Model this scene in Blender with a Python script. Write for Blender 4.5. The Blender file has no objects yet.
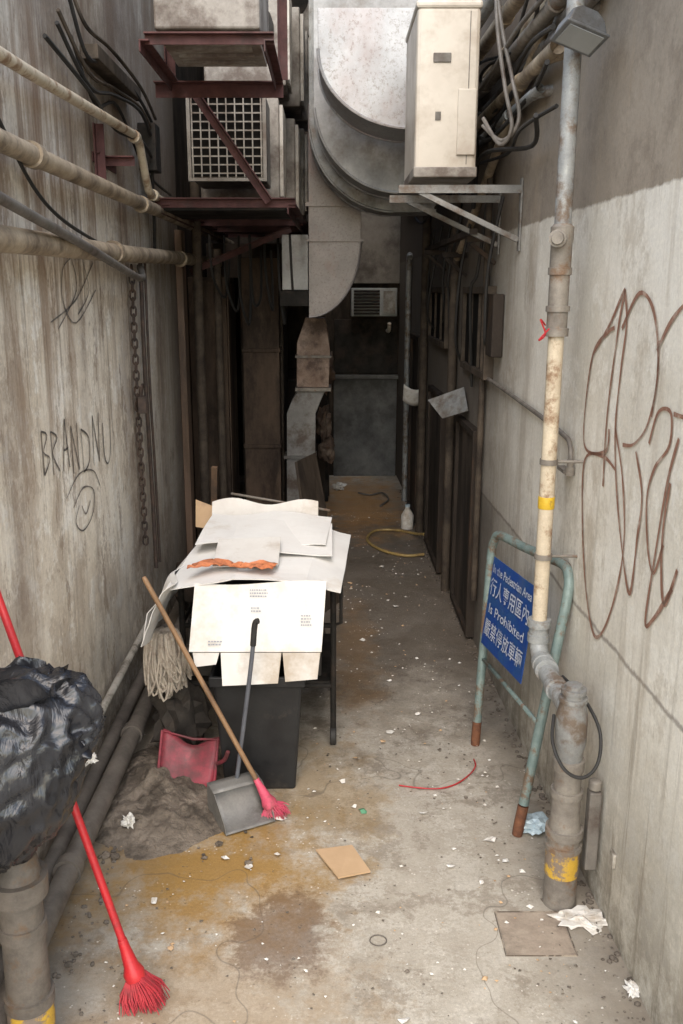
import bpy, bmesh, math, random
from mathutils import Vector, Matrix, Euler, noise as mn
random.seed(7)
C=bpy.context; D=bpy.data; S=C.scene
col=S.collection
rad=math.radians
# ------------------------------------------------------------------ materials
class NT:
    def __init__(s,name):
        s.m=D.materials.new(name); s.m.use_nodes=True
        s.t=s.m.node_tree; s.n=s.t.nodes; s.l=s.t.links
        s.b=s.n['Principled BSDF']; tc=s.n.new('ShaderNodeTexCoord'); s.co=tc.outputs['Object']
    def put(s,sock,v):
        if v is None: return
        if isinstance(v,bpy.types.NodeSocket): s.l.new(v,sock)
        elif isinstance(v,(tuple,list)):
            sock.default_value=(*v,1) if len(v)==3 and sock.type=='RGBA' else v
        else: sock.default_value=v
    def mapv(s,scale,loc=(0,0,0)):
        m=s.n.new('ShaderNodeMapping'); s.l.new(s.co,m.inputs[0]); m.inputs['Scale'].default_value=scale; m.inputs['Location'].default_value=loc
        return m.outputs[0]
    def noise(s,scale=5,detail=5,rough=.6,stretch=(1,1,1),loc=(0,0,0),dist=0):
        n=s.n.new('ShaderNodeTexNoise')
        s.l.new(s.co if stretch==(1,1,1) and loc==(0,0,0) else s.mapv(stretch,loc),n.inputs['Vector'])
        n.inputs['Scale'].default_value=scale; n.inputs['Detail'].default_value=detail; n.inputs['Roughness'].default_value=rough; n.inputs['Distortion'].default_value=dist
        return n.outputs['Fac']
    def vor(s,scale,feature='F1',stretch=(1,1,1),out='Distance'):
        n=s.n.new('ShaderNodeTexVoronoi'); n.feature=feature; s.l.new(s.mapv(stretch),n.inputs['Vector']); n.inputs['Scale'].default_value=scale
        return n.outputs[out]
    def rng(s,v,a,b,c=0,d=1):
        n=s.n.new('ShaderNodeMapRange'); s.put(n.inputs[0],v)
        for i,x in enumerate((a,b,c,d)): n.inputs[i+1].default_value=x
        return n.outputs[0]
    def math(s,op,a,b=0):
        n=s.n.new('ShaderNodeMath'); n.operation=op; s.put(n.inputs[0],a); s.put(n.inputs[1],b); return n.outputs[0]
    def mul(s,*a):
        r=a[0]
        for x in a[1:]: r=s.math('MULTIPLY',r,x)
        return r
    def mix(s,f,a,b,mode='MIX'):
        n=s.n.new('ShaderNodeMix'); n.data_type='RGBA'; n.blend_type=mode
        s.put(n.inputs[0],f); s.put(n.inputs[6],a); s.put(n.inputs[7],b); return n.outputs[2]
    def xyz(s):
        n=s.n.new('ShaderNodeSeparateXYZ'); s.l.new(s.co,n.inputs[0]); return n.outputs
    def bump(s,h,st=.3,dist=.01):
        n=s.n.new('ShaderNodeBump'); n.inputs['Strength'].default_value=st; n.inputs['Distance'].default_value=dist
        s.put(n.inputs['Height'],h); s.l.new(n.outputs[0],s.b.inputs['Normal'])
    def done(s,colr,rough=.7,metal=0,spec=None):
        s.put(s.b.inputs['Base Color'],colr); s.put(s.b.inputs['Roughness'],rough); s.put(s.b.inputs['Metallic'],metal)
        if spec is not None: s.b.inputs['Specular IOR Level'].default_value=spec
        return s.m
def M(name,c1,c2,dirt=None,scale=6,rough=.65,metal=0,bump=.25,bd=.004,thr=(.5,.68),stretch=(1,1,1),grain=True,damt=.85,rv=.15,spec=None):
    t=NT(name)
    base=t.noise(scale,5,.65,stretch)
    c=t.mix(t.rng(base,.35,.65),c1,c2)
    if dirt: c=t.mix(t.mul(t.rng(t.noise(scale*.7,6,.7,stretch,(3,7,1)),thr[0],thr[1]),damt),c,dirt)
    if grain: c=t.mix(.5,c,t.mix(t.noise(scale*14,2,.7),(.55,.55,.55),(1.3,1.3,1.3)),'MULTIPLY')
    if bump>.05: t.bump(t.noise(scale*3,4,.7,stretch),bump,bd)
    return t.done(c,t.rng(base,.3,.7,rough-rv,rough+rv),metal,spec)
galv=M('galvanised',(.32,.32,.305),(.22,.225,.22),(.12,.09,.065),9,.5,.2,.12,thr=(.48,.66))
galvdull=M('dull_galvanised',(.20,.195,.18),(.13,.125,.115),(.075,.052,.036),8,.6,.15,.15,thr=(.48,.64))
galvmid=M('bracket_galvanised',(.24,.235,.22),(.165,.16,.15),(.10,.065,.04),11,.6,.15,.15,thr=(.50,.62))
def galv_spot(name,k,tint,amt):
    t=NT(name)
    c=t.mix(t.rng(t.noise(3,6,.7),.35,.65),tuple(.40*k*q for q in tint),tuple(.27*k*q for q in tint))
    sp=t.rng(t.noise(55,4,.8),.52,.64)
    c=t.mix(t.mul(sp,.6),c,(.15*k,.12*k,.10*k))
    c=t.mix(t.mul(t.rng(t.noise(1.8,6,.7,(1,1,.6),(4,1,2)),.50,.68),amt),c,(.20,.125,.105))
    t.bump(t.noise(2,2),.2,.03)
    return t.done(c,.42,.4)
galvs=galv_spot('spotted_galvanised',.9,(1,1,1),.5)
galvd=galv_spot('stained_galvanised',.55,(1,.91,.88),.9)
ductgrey=M('grey_duct_paint',(.29,.285,.275),(.215,.21,.20),(.12,.095,.075),5,.45,.25,.1)
pipegrey=M('grey_pipe_paint',(.34,.35,.34),(.23,.24,.24),(.14,.09,.055),14,.5,.1,.3,thr=(.5,.62))
pipecream=M('cream_pipe_paint',(.60,.52,.39),(.48,.40,.29),(.22,.12,.06),12,.5,0,.25,thr=(.51,.61))
pipeold=M('old_iron_pipe',(.25,.225,.19),(.15,.13,.11),(.16,.085,.04),13,.6,.1,.5,thr=(.54,.66))
pipebrown=M('dusty_brown_pipe',(.42,.34,.24),(.26,.20,.135),(.10,.07,.045),7,.7,0,.3,thr=(.46,.62))
pipesoot=M('sooty_pipe',(.10,.078,.058),(.055,.043,.033),(.025,.02,.017),7,.8,0,.3,spec=.2)
pipelow=M('grimy_low_pipe',(.14,.12,.10),(.08,.068,.056),(.045,.036,.03),7,.6,0,.35)
pipepale=M('pale_low_pipe',(.46,.43,.37),(.30,.27,.225),(.12,.10,.075),9,.6,0,.3,thr=(.48,.58))
railgreen=M('green_grey_rail',(.21,.27,.25),(.14,.195,.185),(.16,.09,.05),18,.5,.1,.25,thr=(.52,.61))
rust=M('rust',(.20,.08,.035),(.11,.045,.025),(.05,.03,.02),20,.8,.1,.5)
chainm=M('dark_rusty_chain',(.08,.05,.035),(.04,.03,.025),None,20,.7,.2,.3)
redbrown=M('red_brown_iron',(.09,.027,.024),(.058,.020,.018),(.03,.018,.015),9,.7,.1,.3)
acwhite=M('ac_cream_metal',(.50,.455,.385),(.44,.395,.33),(.27,.21,.155),4,.5,0,.05,thr=(.48,.72),grain=False)
acdirty=M('ac_dirty_metal',(.30,.275,.24),(.20,.18,.155),(.085,.06,.045),6,.6,.05,.2,thr=(.44,.58))
acribs=M('ac_rib_metal',(.46,.43,.38),(.33,.30,.26),(.13,.10,.07),6,.6,0,.1,thr=(.48,.62))
black=M('black_metal',(.028,.025,.022),(.016,.015,.013),(.05,.036,.028),8,.7,.1,.3,spec=.2)
darkcav=M('dark_cavity',(.010,.009,.008),(.016,.014,.012),None,8,.9,0,.04,spec=.1)
cablem=M('black_cable',(.022,.021,.020),(.035,.033,.031),None,9,.6,0,.04,spec=.3)
cablegrey=M('grey_cable',(.17,.15,.13),(.11,.10,.085),(.06,.04,.03),9,.6,0,.04)
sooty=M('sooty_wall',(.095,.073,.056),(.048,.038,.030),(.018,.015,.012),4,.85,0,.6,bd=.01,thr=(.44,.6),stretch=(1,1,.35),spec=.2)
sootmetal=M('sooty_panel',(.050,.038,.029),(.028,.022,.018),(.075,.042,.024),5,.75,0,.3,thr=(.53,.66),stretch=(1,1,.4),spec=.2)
brownduct=M('brown_sooty_sheet',(.12,.082,.056),(.065,.046,.034),(.03,.022,.017),5,.75,0,.3,thr=(.46,.6),stretch=(1,1,.35),spec=.2)
backpanel=M('grey_back_panel',(.15,.15,.145),(.095,.097,.095),(.045,.042,.04),4,.55,.1,.3,thr=(.45,.65))
card=M('white_cardboard',(.70,.69,.655),(.64,.62,.585),(.48,.41,.32),4,.75,0,.12,thr=(.56,.74),grain=False)
cardshade=M('greyed_cardboard',(.60,.58,.54),(.52,.49,.45),(.34,.28,.21),4,.75,0,.12,thr=(.52,.7),grain=False)
cardbrown=M('brown_cardboard',(.50,.34,.20),(.43,.29,.165),(.28,.18,.11),6,.8,0,.12,grain=False)
ink=M('printed_ink',(.24,.25,.28),(.32,.33,.36),None,30,.8,0,0,grain=False)
orange=M('orange_rag',(.58,.20,.08),(.42,.13,.05),(.25,.09,.05),12,.8,0,.4)
binm=M('black_bin_plastic',(.014,.014,.015),(.022,.022,.022),(.06,.052,.045),7,.5,0,.15,thr=(.6,.75),spec=.3)
redp=M('red_plastic',(.48,.02,.025),(.38,.015,.02),(.20,.03,.03),10,.45,0,.1,thr=(.55,.68))
pinkp=M('faded_pink_plastic',(.32,.04,.06),(.22,.028,.045),(.09,.035,.035),8,.6,0,.2,thr=(.42,.58))
pinkb=M('pink_bristles',(.60,.09,.15),(.46,.05,.10),(.22,.06,.06),25,.6,0,0,grain=False)
redb=M('red_bristles',(.42,.03,.04),(.30,.02,.03),(.15,.03,.03),25,.7,0,0,grain=False)
wood=M('worn_wood',(.30,.175,.09),(.20,.115,.055),(.09,.05,.03),9,.6,0,.3,stretch=(1,1,.2))
woodgrey=M('weathered_board',(.085,.065,.048),(.045,.035,.027),(.025,.02,.016),6,.8,0,.4,stretch=(1,1,.25),spec=.2)
panm=M('grey_pan_metal',(.23,.22,.20),(.165,.16,.15),(.08,.07,.06),9,.5,.2,.2)
mopm=M('dirty_mop_yarn',(.48,.42,.34),(.34,.29,.235),(.17,.13,.10),30,.9,0,.4)
rubble=M('rubble',(.21,.17,.13),(.11,.087,.066),(.055,.042,.03),7,.9,0,1,bd=.02,thr=(.47,.58))
gritm=M('dark_grit_stone',(.15,.125,.10),(.08,.065,.05),None,20,.85,0,0,grain=False)
bagm=NT('black_bag_film')
bagm.bump(bagm.noise(10,4,.6,(1,1,.45),dist=1.5),.6,.02)
bagm=bagm.done(bagm.mix(bagm.rng(bagm.noise(5,3),.4,.6),(.008,.008,.010),(.02,.02,.023)),.27,0,.5)
lightpaper=M('scrap_paper',(.70,.68,.64),(.58,.55,.49),(.35,.28,.2),14,.8,0,.2,grain=False)
bluebag=M('pale_blue_bag',(.48,.58,.62),(.38,.47,.52),None,9,.4,0,.3,grain=False)
signblue=M('sign_blue',(.014,.055,.25),(.018,.07,.21),(.07,.10,.17),9,.45,0,.1,thr=(.56,.78),grain=False)
signwhite=M('sign_lettering',(.55,.58,.64),(.40,.44,.53),(.13,.18,.33),14,.5,0,0,thr=(.52,.66),grain=False)
yellow=M('yellow_tape_film',(.66,.44,.03),(.55,.34,.02),(.2,.12,.05),22,.5,0,.2,thr=(.55,.65))
yellowp=M('worn_yellow_paint',(.56,.35,.04),(.44,.26,.03),(.19,.145,.11),16,.6,0,.5,thr=(.47,.53),damt=1)
hosem=M('yellow_hose',(.42,.30,.11),(.30,.21,.07),(.18,.11,.05),20,.5,0,.1)
glass=M('lamp_glass',(.30,.31,.31),(.24,.25,.25),None,4,.15,0,.02,grain=False)
lampm=M('lamp_aluminium',(.17,.175,.18),(.11,.115,.12),(.07,.06,.05),9,.45,.3,.2)
spray=M('red_brown_spray',(.20,.095,.06),(.29,.155,.105),(.48,.40,.33),22,.8,0,0,thr=(.52,.70),grain=False)
marker=M('black_marker',(.06,.052,.048),(.14,.12,.10),(.42,.36,.30),26,.8,0,0,thr=(.56,.74),grain=False)
inkfade=M('faded_marker',(.09,.08,.07),(.18,.155,.13),(.45,.39,.33),26,.8,0,0,thr=(.52,.70),grain=False)

def wall_left():
    t=NT('stained_cream_wall'); x,y,z=t.xyz()
    nb=t.noise(1.6,7,.72); nm=t.noise(5,7,.78)
    c=t.mix(t.rng(nb,.38,.62),(.84,.78,.67),(.67,.585,.465))
    c=t.mix(t.mul(t.rng(nm,.52,.58),.8),c,(.88,.84,.755))
    c=t.mix(t.mul(t.rng(t.noise(2.4,8,.8,(1,1,.7),(5,2,8)),.53,.57),.6),c,(.47,.39,.30))
    c=t.mix(t.mul(t.rng(t.noise(3.5,8,.8,(1,1.5,.6),(9,2,1)),.56,.60),.65),c,(.26,.19,.135))
    st=t.rng(t.noise(1.0,6,.72,(1,3.6,.28),dist=.3),.49,.60)
    c=t.mix(t.mul(st,t.rng(z,.6,2.6,.10,.92)),c,(.24,.148,.086))
    st2=t.rng(t.noise(1.0,6,.75,(1,20,.55),(2,3,4),dist=.4),.53,.62)
    c=t.mix(t.mul(st2,t.rng(z,.3,2.4,.15,.85),t.rng(nb,.4,.6,.35,1)),c,(.15,.098,.062))
    yn=t.math('ADD',y,t.rng(t.noise(2.5,5),0,1,-.2,.2))
    for yy,w,a in ((4.9,.34,.92),(5.75,.14,.8),(6.5,.35,.9),(3.0,.14,.55),(3.95,.08,.55)):
        dd=t.math('ABSOLUTE',t.math('SUBTRACT',yn,yy))
        c=t.mix(t.mul(t.rng(dd,w,0),a,t.rng(nm,.40,.58,.35,1)),c,(.14,.082,.050))
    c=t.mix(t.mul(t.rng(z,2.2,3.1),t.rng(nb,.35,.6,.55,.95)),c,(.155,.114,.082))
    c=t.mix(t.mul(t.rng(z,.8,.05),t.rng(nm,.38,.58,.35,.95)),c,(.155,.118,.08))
    c=t.mix(t.mul(t.rng(y,4.9,6.4),.8),c,(.08,.062,.046))  # far end darkened in the colour to stand for the fading light
    c=t.mix(.6,c,t.mix(t.noise(55,4,.8),(.5,.5,.5),(1.5,1.5,1.5)),'MULTIPLY')
    t.bump(t.noise(7,9,.82),.6,.016)
    return t.done(c,.85)
def wall_right():
    t=NT('grey_rendered_wall'); x,y,z=t.xyz()
    nb=t.noise(1.3,7,.72); nm=t.noise(5,7,.8)
    zz=t.math('ADD',z,t.rng(nm,0,1,-.025,.025))
    c=t.mix(t.rng(nb,.38,.62),(.75,.715,.635),(.61,.57,.485))
    c=t.mix(t.mul(t.rng(nm,.53,.60),.6),c,(.79,.765,.695))
    c=t.mix(t.mul(t.rng(t.noise(2.0,8,.8,(1,1,.7),(1,6,3)),.53,.60),.55),c,(.44,.385,.305))
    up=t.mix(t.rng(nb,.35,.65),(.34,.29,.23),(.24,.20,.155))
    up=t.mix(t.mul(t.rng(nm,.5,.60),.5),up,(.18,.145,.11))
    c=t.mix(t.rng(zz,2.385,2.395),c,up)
    dz=t.math('ABSOLUTE',t.math('SUBTRACT',zz,.945)); c=t.mix(t.mul(t.rng(dz,.012,.003),.65),c,(.15,.12,.10))
    st=t.rng(t.noise(1,6,.74,(1,4,.35),dist=.3),.52,.62); c=t.mix(t.mul(st,.38),c,(.32,.255,.18))
    st=t.rng(t.noise(1,5,.75,(1,16,.5),(1,2,3),dist=.4),.55,.65); c=t.mix(t.mul(st,t.rng(z,1.5,.2,.12,.6)),c,(.19,.152,.11))
    c=t.mix(t.mul(t.rng(z,.85,.0),t.rng(nm,.38,.58,.35,.95)),c,(.165,.138,.098))
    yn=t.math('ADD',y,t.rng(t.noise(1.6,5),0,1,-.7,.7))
    c=t.mix(t.rng(yn,4.0,5.4,0,.9),c,(.085,.065,.048))  # dimmer light deeper in the alley is put into the wall colour
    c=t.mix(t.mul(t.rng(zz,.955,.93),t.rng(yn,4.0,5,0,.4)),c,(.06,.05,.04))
    c=t.mix(.55,c,t.mix(t.noise(70,4,.8),(.5,.5,.5),(1.45,1.45,1.45)),'MULTIPLY')
    t.bump(t.noise(8,9,.82),.5,.012)
    return t.done(c,.85)
def ground_mat():
    t=NT('wet_stained_concrete'); x,y,z=t.xyz()
    na=t.noise(1.4,8,.76); nm=t.noise(5,8,.82); n3=t.noise(3,8,.8,loc=(7,1,2))
    c=t.mix(t.rng(na,.38,.62),(.47,.43,.36),(.33,.29,.23))
    c=t.mix(t.mul(t.rng(nm,.5,.58),.6),c,(.53,.495,.425))
    c=t.mix(t.mul(t.rng(n3,.53,.58),.55),c,(.21,.17,.125))
    jit=t.noise(4,7,.78,loc=(2,8,1))
    def spot(cx,cy,rx,ry,n=.35):
        a=t.math('DIVIDE',t.math('SUBTRACT',x,cx),rx); b=t.math('DIVIDE',t.math('SUBTRACT',y,cy),ry)
        d=t.math('SQRT',t.math('ADD',t.mul(a,a),t.mul(b,b)))
        return t.math('ADD',d,t.rng(jit,.25,.75,-n,n))
    c=t.mix(t.mul(t.rng(spot(-.50,2.95,.55,.45,.8),1.15,.35),.92),c,(.32,.18,.04))
    c=t.mix(t.mul(t.rng(spot(-.35,2.25,.5,.5,.9),1.1,.5),.45),c,(.31,.195,.085))
    c=t.mix(t.mul(t.rng(spot(.0,3.4,.28,.5,.9),1.1,.5),.5),c,(.28,.18,.065))
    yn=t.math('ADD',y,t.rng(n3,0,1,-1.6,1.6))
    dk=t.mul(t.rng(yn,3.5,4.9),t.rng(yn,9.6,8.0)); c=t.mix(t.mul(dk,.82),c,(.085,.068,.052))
    c=t.mix(t.mul(t.rng(spot(.30,8.9,.55,1.5,.8),1.1,.4),.85),c,(.42,.23,.085))
    c=t.mix(t.mul(t.rng(spot(.15,5.0,.16,1.0,.9),1.1,.4),.5),c,(.22,.13,.055))
    s1=t.rng(spot(-.17,2.56,.17,.24,1.0),1.1,.7); c=t.mix(t.mul(s1,.62),c,(.14,.09,.062))
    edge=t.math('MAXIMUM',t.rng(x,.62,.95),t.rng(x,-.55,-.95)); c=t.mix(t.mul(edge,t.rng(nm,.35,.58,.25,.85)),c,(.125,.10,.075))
    v=t.vor(42); gate=t.rng(t.noise(6,4,.8,loc=(4,4,4)),.52,.60)
    c=t.mix(t.mul(t.rng(v,.18,.10),gate,.85),c,(.70,.66,.58))
    v2=t.vor(31,stretch=(1,1.2,1)); c=t.mix(t.mul(t.rng(v2,.16,.1),.6,t.rng(na,.45,.55)),c,(.09,.07,.05))
    # a few hairline cracks
    wv=t.math('ABSOLUTE',t.math('SUBTRACT',t.noise(1.1,3,.5,loc=(3,9,2)),.5)); c=t.mix(t.mul(t.rng(wv,.0022,.0),.55),c,(.10,.08,.06))
    c=t.mix(.65,c,t.mix(t.noise(80,4,.8),(.45,.45,.45),(1.45,1.45,1.45)),'MULTIPLY')
    wet=t.rng(t.noise(1.8,5,.6,loc=(9,3,1)),.42,.58)
    r=t.math('SUBTRACT',.78,t.mul(wet,t.rng(y,3.5,6,.38,.5)))
    t.bump(t.noise(8,9,.82),.45,.012)
    return t.done(c,r)
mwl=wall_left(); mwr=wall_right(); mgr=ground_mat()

# ------------------------------------------------------------------ geometry helpers
class B:
    def __init__(s): s.bm=bmesh.new()
    def box(s,c,d,rot=None):
        m=Matrix.Translation(c)
        if rot: m=m@Euler([rad(a) for a in rot]).to_matrix().to_4x4()
        m=m@Matrix.Diagonal((d[0],d[1],d[2],1))
        bmesh.ops.create_cube(s.bm,size=1,matrix=m); return s
    def bx(s,x0,x1,y0,y1,z0,z1): return s.box(((x0+x1)/2,(y0+y1)/2,(z0+z1)/2),(abs(x1-x0),abs(y1-y0),abs(z1-z0)))
    def tube(s,pts,r,seg=12,closed=False,caps=True):
        pts=[Vector(p) for p in pts]; n=len(pts)
        rs=r if isinstance(r,(list,tuple)) else [r]*n
        T=[]
        for i in range(n):
            if closed: t=pts[(i+1)%n]-pts[i-1]
            else: t=pts[min(i+1,n-1)]-pts[max(i-1,0)]
            T.append(t.normalized() if t.length>1e-9 else Vector((0,0,1)))
        u=T[0].orthogonal().normalized(); rings=[]
        for i in range(n):
            u=(u-T[i]*u.dot(T[i])); u=u.normalized() if u.length>1e-6 else T[i].orthogonal().normalized()
            v=T[i].cross(u)
            rings.append([s.bm.verts.new(pts[i]+(u*math.cos(a)+v*math.sin(a))*rs[i]) for a in [2*math.pi*k/seg for k in range(seg)]])
        for i in range(n if closed else n-1):
            A=rings[i];Bq=rings[(i+1)%n]
            for k in range(seg):
                f=s.bm.faces.new((A[k],A[(k+1)%seg],Bq[(k+1)%seg],Bq[k])); f.smooth=True
        if caps and not closed:
            s.bm.faces.new(rings[0][::-1]); s.bm.faces.new(rings[-1])
        return s
    def cyl(s,p0,p1,r,seg=16): return s.tube([p0,p1],r,seg)
    def lathe(s,o,ax,prof,seg=20):
        o=Vector(o);ax=Vector(ax).normalized();u=ax.orthogonal().normalized();v=ax.cross(u);rings=[]
        for h,r in prof: rings.append([s.bm.verts.new(o+ax*h+(u*math.cos(a)+v*math.sin(a))*r) for a in [2*math.pi*k/seg for k in range(seg)]])
        for A,Bq in zip(rings,rings[1:]):
            for k in range(seg):
                f=s.bm.faces.new((A[k],A[(k+1)%seg],Bq[(k+1)%seg],Bq[k])); f.smooth=True
        s.bm.faces.new(rings[0][::-1]); s.bm.faces.new(rings[-1]); return s
    def prism(s,poly,y0,y1):
        a=[s.bm.verts.new((x,y0,z)) for x,z in poly]; b=[s.bm.verts.new((x,y1,z)) for x,z in poly]
        n=len(poly); s.bm.faces.new(a); s.bm.faces.new(b[::-1])
        for i in range(n): s.bm.faces.new((a[i],b[i],b[(i+1)%n],a[(i+1)%n]))
        return s
    def plate(s,poly,th):
        p=[Vector(q) for q in poly]; nn=Vector((0,0,0))
        for i in range(len(p)): nn+=p[i].cross(p[(i+1)%len(p)])
        nn.normalize(); a=[s.bm.verts.new(q) for q in p]; b=[s.bm.verts.new(q-nn*th) for q in p]; n=len(p)
        s.bm.faces.new(a); s.bm.faces.new(b[::-1])
        for i in range(n): s.bm.faces.new((a[i],b[i],b[(i+1)%n],a[(i+1)%n]))
        return s
    def grid(s,fn,nu,nv,smooth=True):
        V=[[s.bm.verts.new(fn(i/nu,j/nv)) for j in range(nv+1)] for i in range(nu+1)]
        for i in range(nu):
            for j in range(nv):
                f=s.bm.faces.new((V[i][j],V[i+1][j],V[i+1][j+1],V[i][j+1])); f.smooth=smooth
        return s
    def blob(s,c,rx,ry,rz,amp=.15,fr=3,sub=4,seed=0,smooth=True):
        r=bmesh.ops.create_icosphere(s.bm,subdivisions=sub,radius=1)
        for v in r['verts']:
            p=v.co.copy(); q=p*fr+Vector((seed*3.1,seed,seed*1.7))
            d=1+amp*(mn.noise(q)*1.2+abs(mn.noise(q*2.3))*.9-.3)
            v.co=Vector((c[0]+p.x*rx*d,c[1]+p.y*ry*d,c[2]+p.z*rz*d))
        if smooth:
            for f in s.bm.faces: f.smooth=True
        return s
def new(b,name,mat,parent=None,label=None,cat=None,kind=None,group=None,bev=0,solid=0,sharp=38):
    bmesh.ops.recalc_face_normals(b.bm,faces=b.bm.faces)
    if sharp:
        for e in b.bm.edges:
            if len(e.link_faces)==2 and e.calc_face_angle(0)>rad(sharp): e.smooth=False
    me=D.meshes.new(name); b.bm.to_mesh(me); b.bm.free(); me.materials.append(mat)
    o=D.objects.new(name,me); col.objects.link(o)
    if parent:
        o.parent=parent; o.matrix_parent_inverse=Matrix.Translation(-parent.location)
    if label: o['label']=label
    if cat: o['category']=cat
    if kind: o['kind']=kind
    if group: o['group']=group
    if bev:
        m=o.modifiers.new('bevel','BEVEL'); m.width=bev; m.segments=2; m.limit_method='ANGLE'; m.angle_limit=rad(40)
    if solid:
        m=o.modifiers.new('solid','SOLIDIFY'); m.thickness=solid
    return o
def root(name,label,cat,loc,group=None):
    o=D.objects.new(name,None); o.empty_display_size=.1; col.objects.link(o); o.location=loc; o['label']=label; o['category']=cat
    if group: o['group']=group
    return o
def copy_thing(r,off,label=None):
    n=r.copy(); n.location=r.location+Vector(off); col.objects.link(n)
    if label: n['label']=label
    for c in [c for c in D.objects if c.parent==r]:
        k=c.copy(); k.parent=n; k.matrix_parent_inverse=c.matrix_parent_inverse.copy(); col.objects.link(k)
    return n
def cr(pts,n=6,closed=False):
    P=[Vector(p) for p in pts]; out=[]; L=len(P)
    for i in range(L if closed else L-1):
        if closed: a,b,c,d=P[i-1],P[i],P[(i+1)%L],P[(i+2)%L]
        else: a,b,c,d=P[max(i-1,0)],P[i],P[i+1],P[min(i+2,L-1)]
        for k in range(n):
            t=k/n; out.append(.5*((2*b)+(c-a)*t+(2*a-5*b+4*c-d)*t*t+(3*b-a-3*c+d)*t**3))
    if not closed: out.append(P[-1])
    return out
def P(x,y,z): return Vector((x,y,z))
def ridge(q): return 1-2*abs(mn.noise(q))
def XR(y): return 1.0-.022*y
XL=-1.07

# ------------------------------------------------------------------ setting
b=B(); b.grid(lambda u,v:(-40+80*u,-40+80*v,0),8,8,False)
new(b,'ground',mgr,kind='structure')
def wall(fx,poly,th):
    b=B(); a=[b.bm.verts.new((fx(y),y,z)) for y,z in poly]; c=[b.bm.verts.new((fx(y)+th,y,z)) for y,z in poly]; n=len(poly)
    b.bm.faces.new(a); b.bm.faces.new(c[::-1])
    for i in range(n): b.bm.faces.new((a[i],c[i],c[(i+1)%n],a[(i+1)%n]))
    return b
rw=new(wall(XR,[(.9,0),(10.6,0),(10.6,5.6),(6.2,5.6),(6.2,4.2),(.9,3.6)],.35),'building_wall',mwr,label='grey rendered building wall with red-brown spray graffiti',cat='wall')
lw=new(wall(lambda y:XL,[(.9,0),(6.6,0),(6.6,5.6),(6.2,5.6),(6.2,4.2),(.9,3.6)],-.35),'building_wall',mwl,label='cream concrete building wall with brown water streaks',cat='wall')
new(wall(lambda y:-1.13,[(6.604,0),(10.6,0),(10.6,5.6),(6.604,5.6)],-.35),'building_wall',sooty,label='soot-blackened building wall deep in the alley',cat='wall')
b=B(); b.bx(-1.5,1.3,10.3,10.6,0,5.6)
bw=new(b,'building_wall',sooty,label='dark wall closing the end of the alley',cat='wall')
b=B(); b.bx(.04,.76,10.26,10.297,0,1.12); new(b,'wall_panel',backpanel,bw,bev=.006)
b=B(); b.bx(.02,.77,10.2,10.295,1.125,1.17); new(b,'ledge',backpanel,bw,bev=.005)
b=B(); b.bx(.05,.76,10.27,10.297,1.18,1.78); new(b,'upper_panel',black,bw,bev=.006)
b=B(); b.bx(.10,.77,10.24,10.297,2.17,3.0); new(b,'pale_panel',M('pale_board',(.19,.175,.15),(.13,.118,.10),(.06,.05,.04),5,.7),bw,bev=.006)
b=B(); b.bx(-1.1,-.15,6.6,10.2,4.95,5.0)  # unseen sheet with ribs, added overhead to darken the far alley
for k in range(9): b.bx(-1.09,-.16,6.7+k*.42,6.74+k*.42,4.90,4.949)
new(b,'added_shade_blocker',sootmetal,label='added unseen canopy over the recess side',cat='blocker')

def ribbon(b,strokes,w,mp,n=6,wv=.5):
    for st in strokes:
        Pq=cr([(p[0],p[1],0) for p in st],n); k=len(Pq); L=[];Rr=[]
        for i in range(k):
            t=(Pq[min(i+1,k-1)]-Pq[max(i-1,0)]); t=t.normalized() if t.length>1e-9 else Vector((1,0,0)); nn=Vector((-t.y,t.x,0))
            ww=w*(.85+wv*mn.noise(Pq[i]*9+Vector((3,1,w*50))))
            a=Pq[i]+nn*ww; c=Pq[i]-nn*ww
            L.append(b.bm.verts.new(mp(a.x,a.y))); Rr.append(b.bm.verts.new(mp(c.x,c.y)))
        for i in range(k-1): b.bm.faces.new((L[i],L[i+1],Rr[i+1],Rr[i]))
RG=[[(2.98,1.65),(3.00,1.57),(3.21,1.54),(3.26,1.64),(3.21,1.88),(3.07,1.96),(3.0,1.98)],
[(3.21,1.88),(3.05,1.99),(2.93,2.10),(2.96,2.0),(3.01,1.70),(3.0,1.45)],
[(2.89,1.53),(3.03,1.55),(3.22,1.50),(3.20,1.28),(3.10,1.04),(2.98,.92),(2.88,.98),(2.79,1.15),(2.76,1.33),(2.82,1.52),(2.92,1.66)],
[(2.93,2.10),(2.89,2.0),(2.91,1.85),(2.92,1.66),(2.86,1.46),(2.75,1.26),(2.67,1.18),(2.65,1.36),(2.64,1.50),(2.72,1.62)],
[(2.93,1.98),(2.80,2.09),(2.67,2.04),(2.60,1.88),(2.64,1.72),(2.74,1.64),(2.84,1.62)],
[(2.62,1.93),(2.53,2.02),(2.40,2.09)],[(2.61,1.96),(2.60,1.84),(2.62,1.74)],
[(2.62,1.66),(2.57,1.76),(2.48,1.77),(2.47,1.68),(2.56,1.60),(2.60,1.5),(2.56,1.36),(2.50,1.30),(2.45,1.40)],
[(2.44,1.58),(2.46,1.44),(2.44,1.30),(2.40,1.24),(2.34,1.36)],[(2.41,1.71),(2.46,1.58),(2.50,1.36),(2.53,1.14),(2.47,1.17),(2.36,1.3)],[(2.46,1.77),(2.34,1.77)],
[(2.3,1.9),(2.25,1.6),(2.28,1.3),(2.2,1.2)]]
b=B(); ribbon(b,RG,.0078,lambda y,z:(XR(y)-.004,y,z)); new(b,'graffiti',spray,rw,label='red-brown looping spray paint tag')
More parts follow.
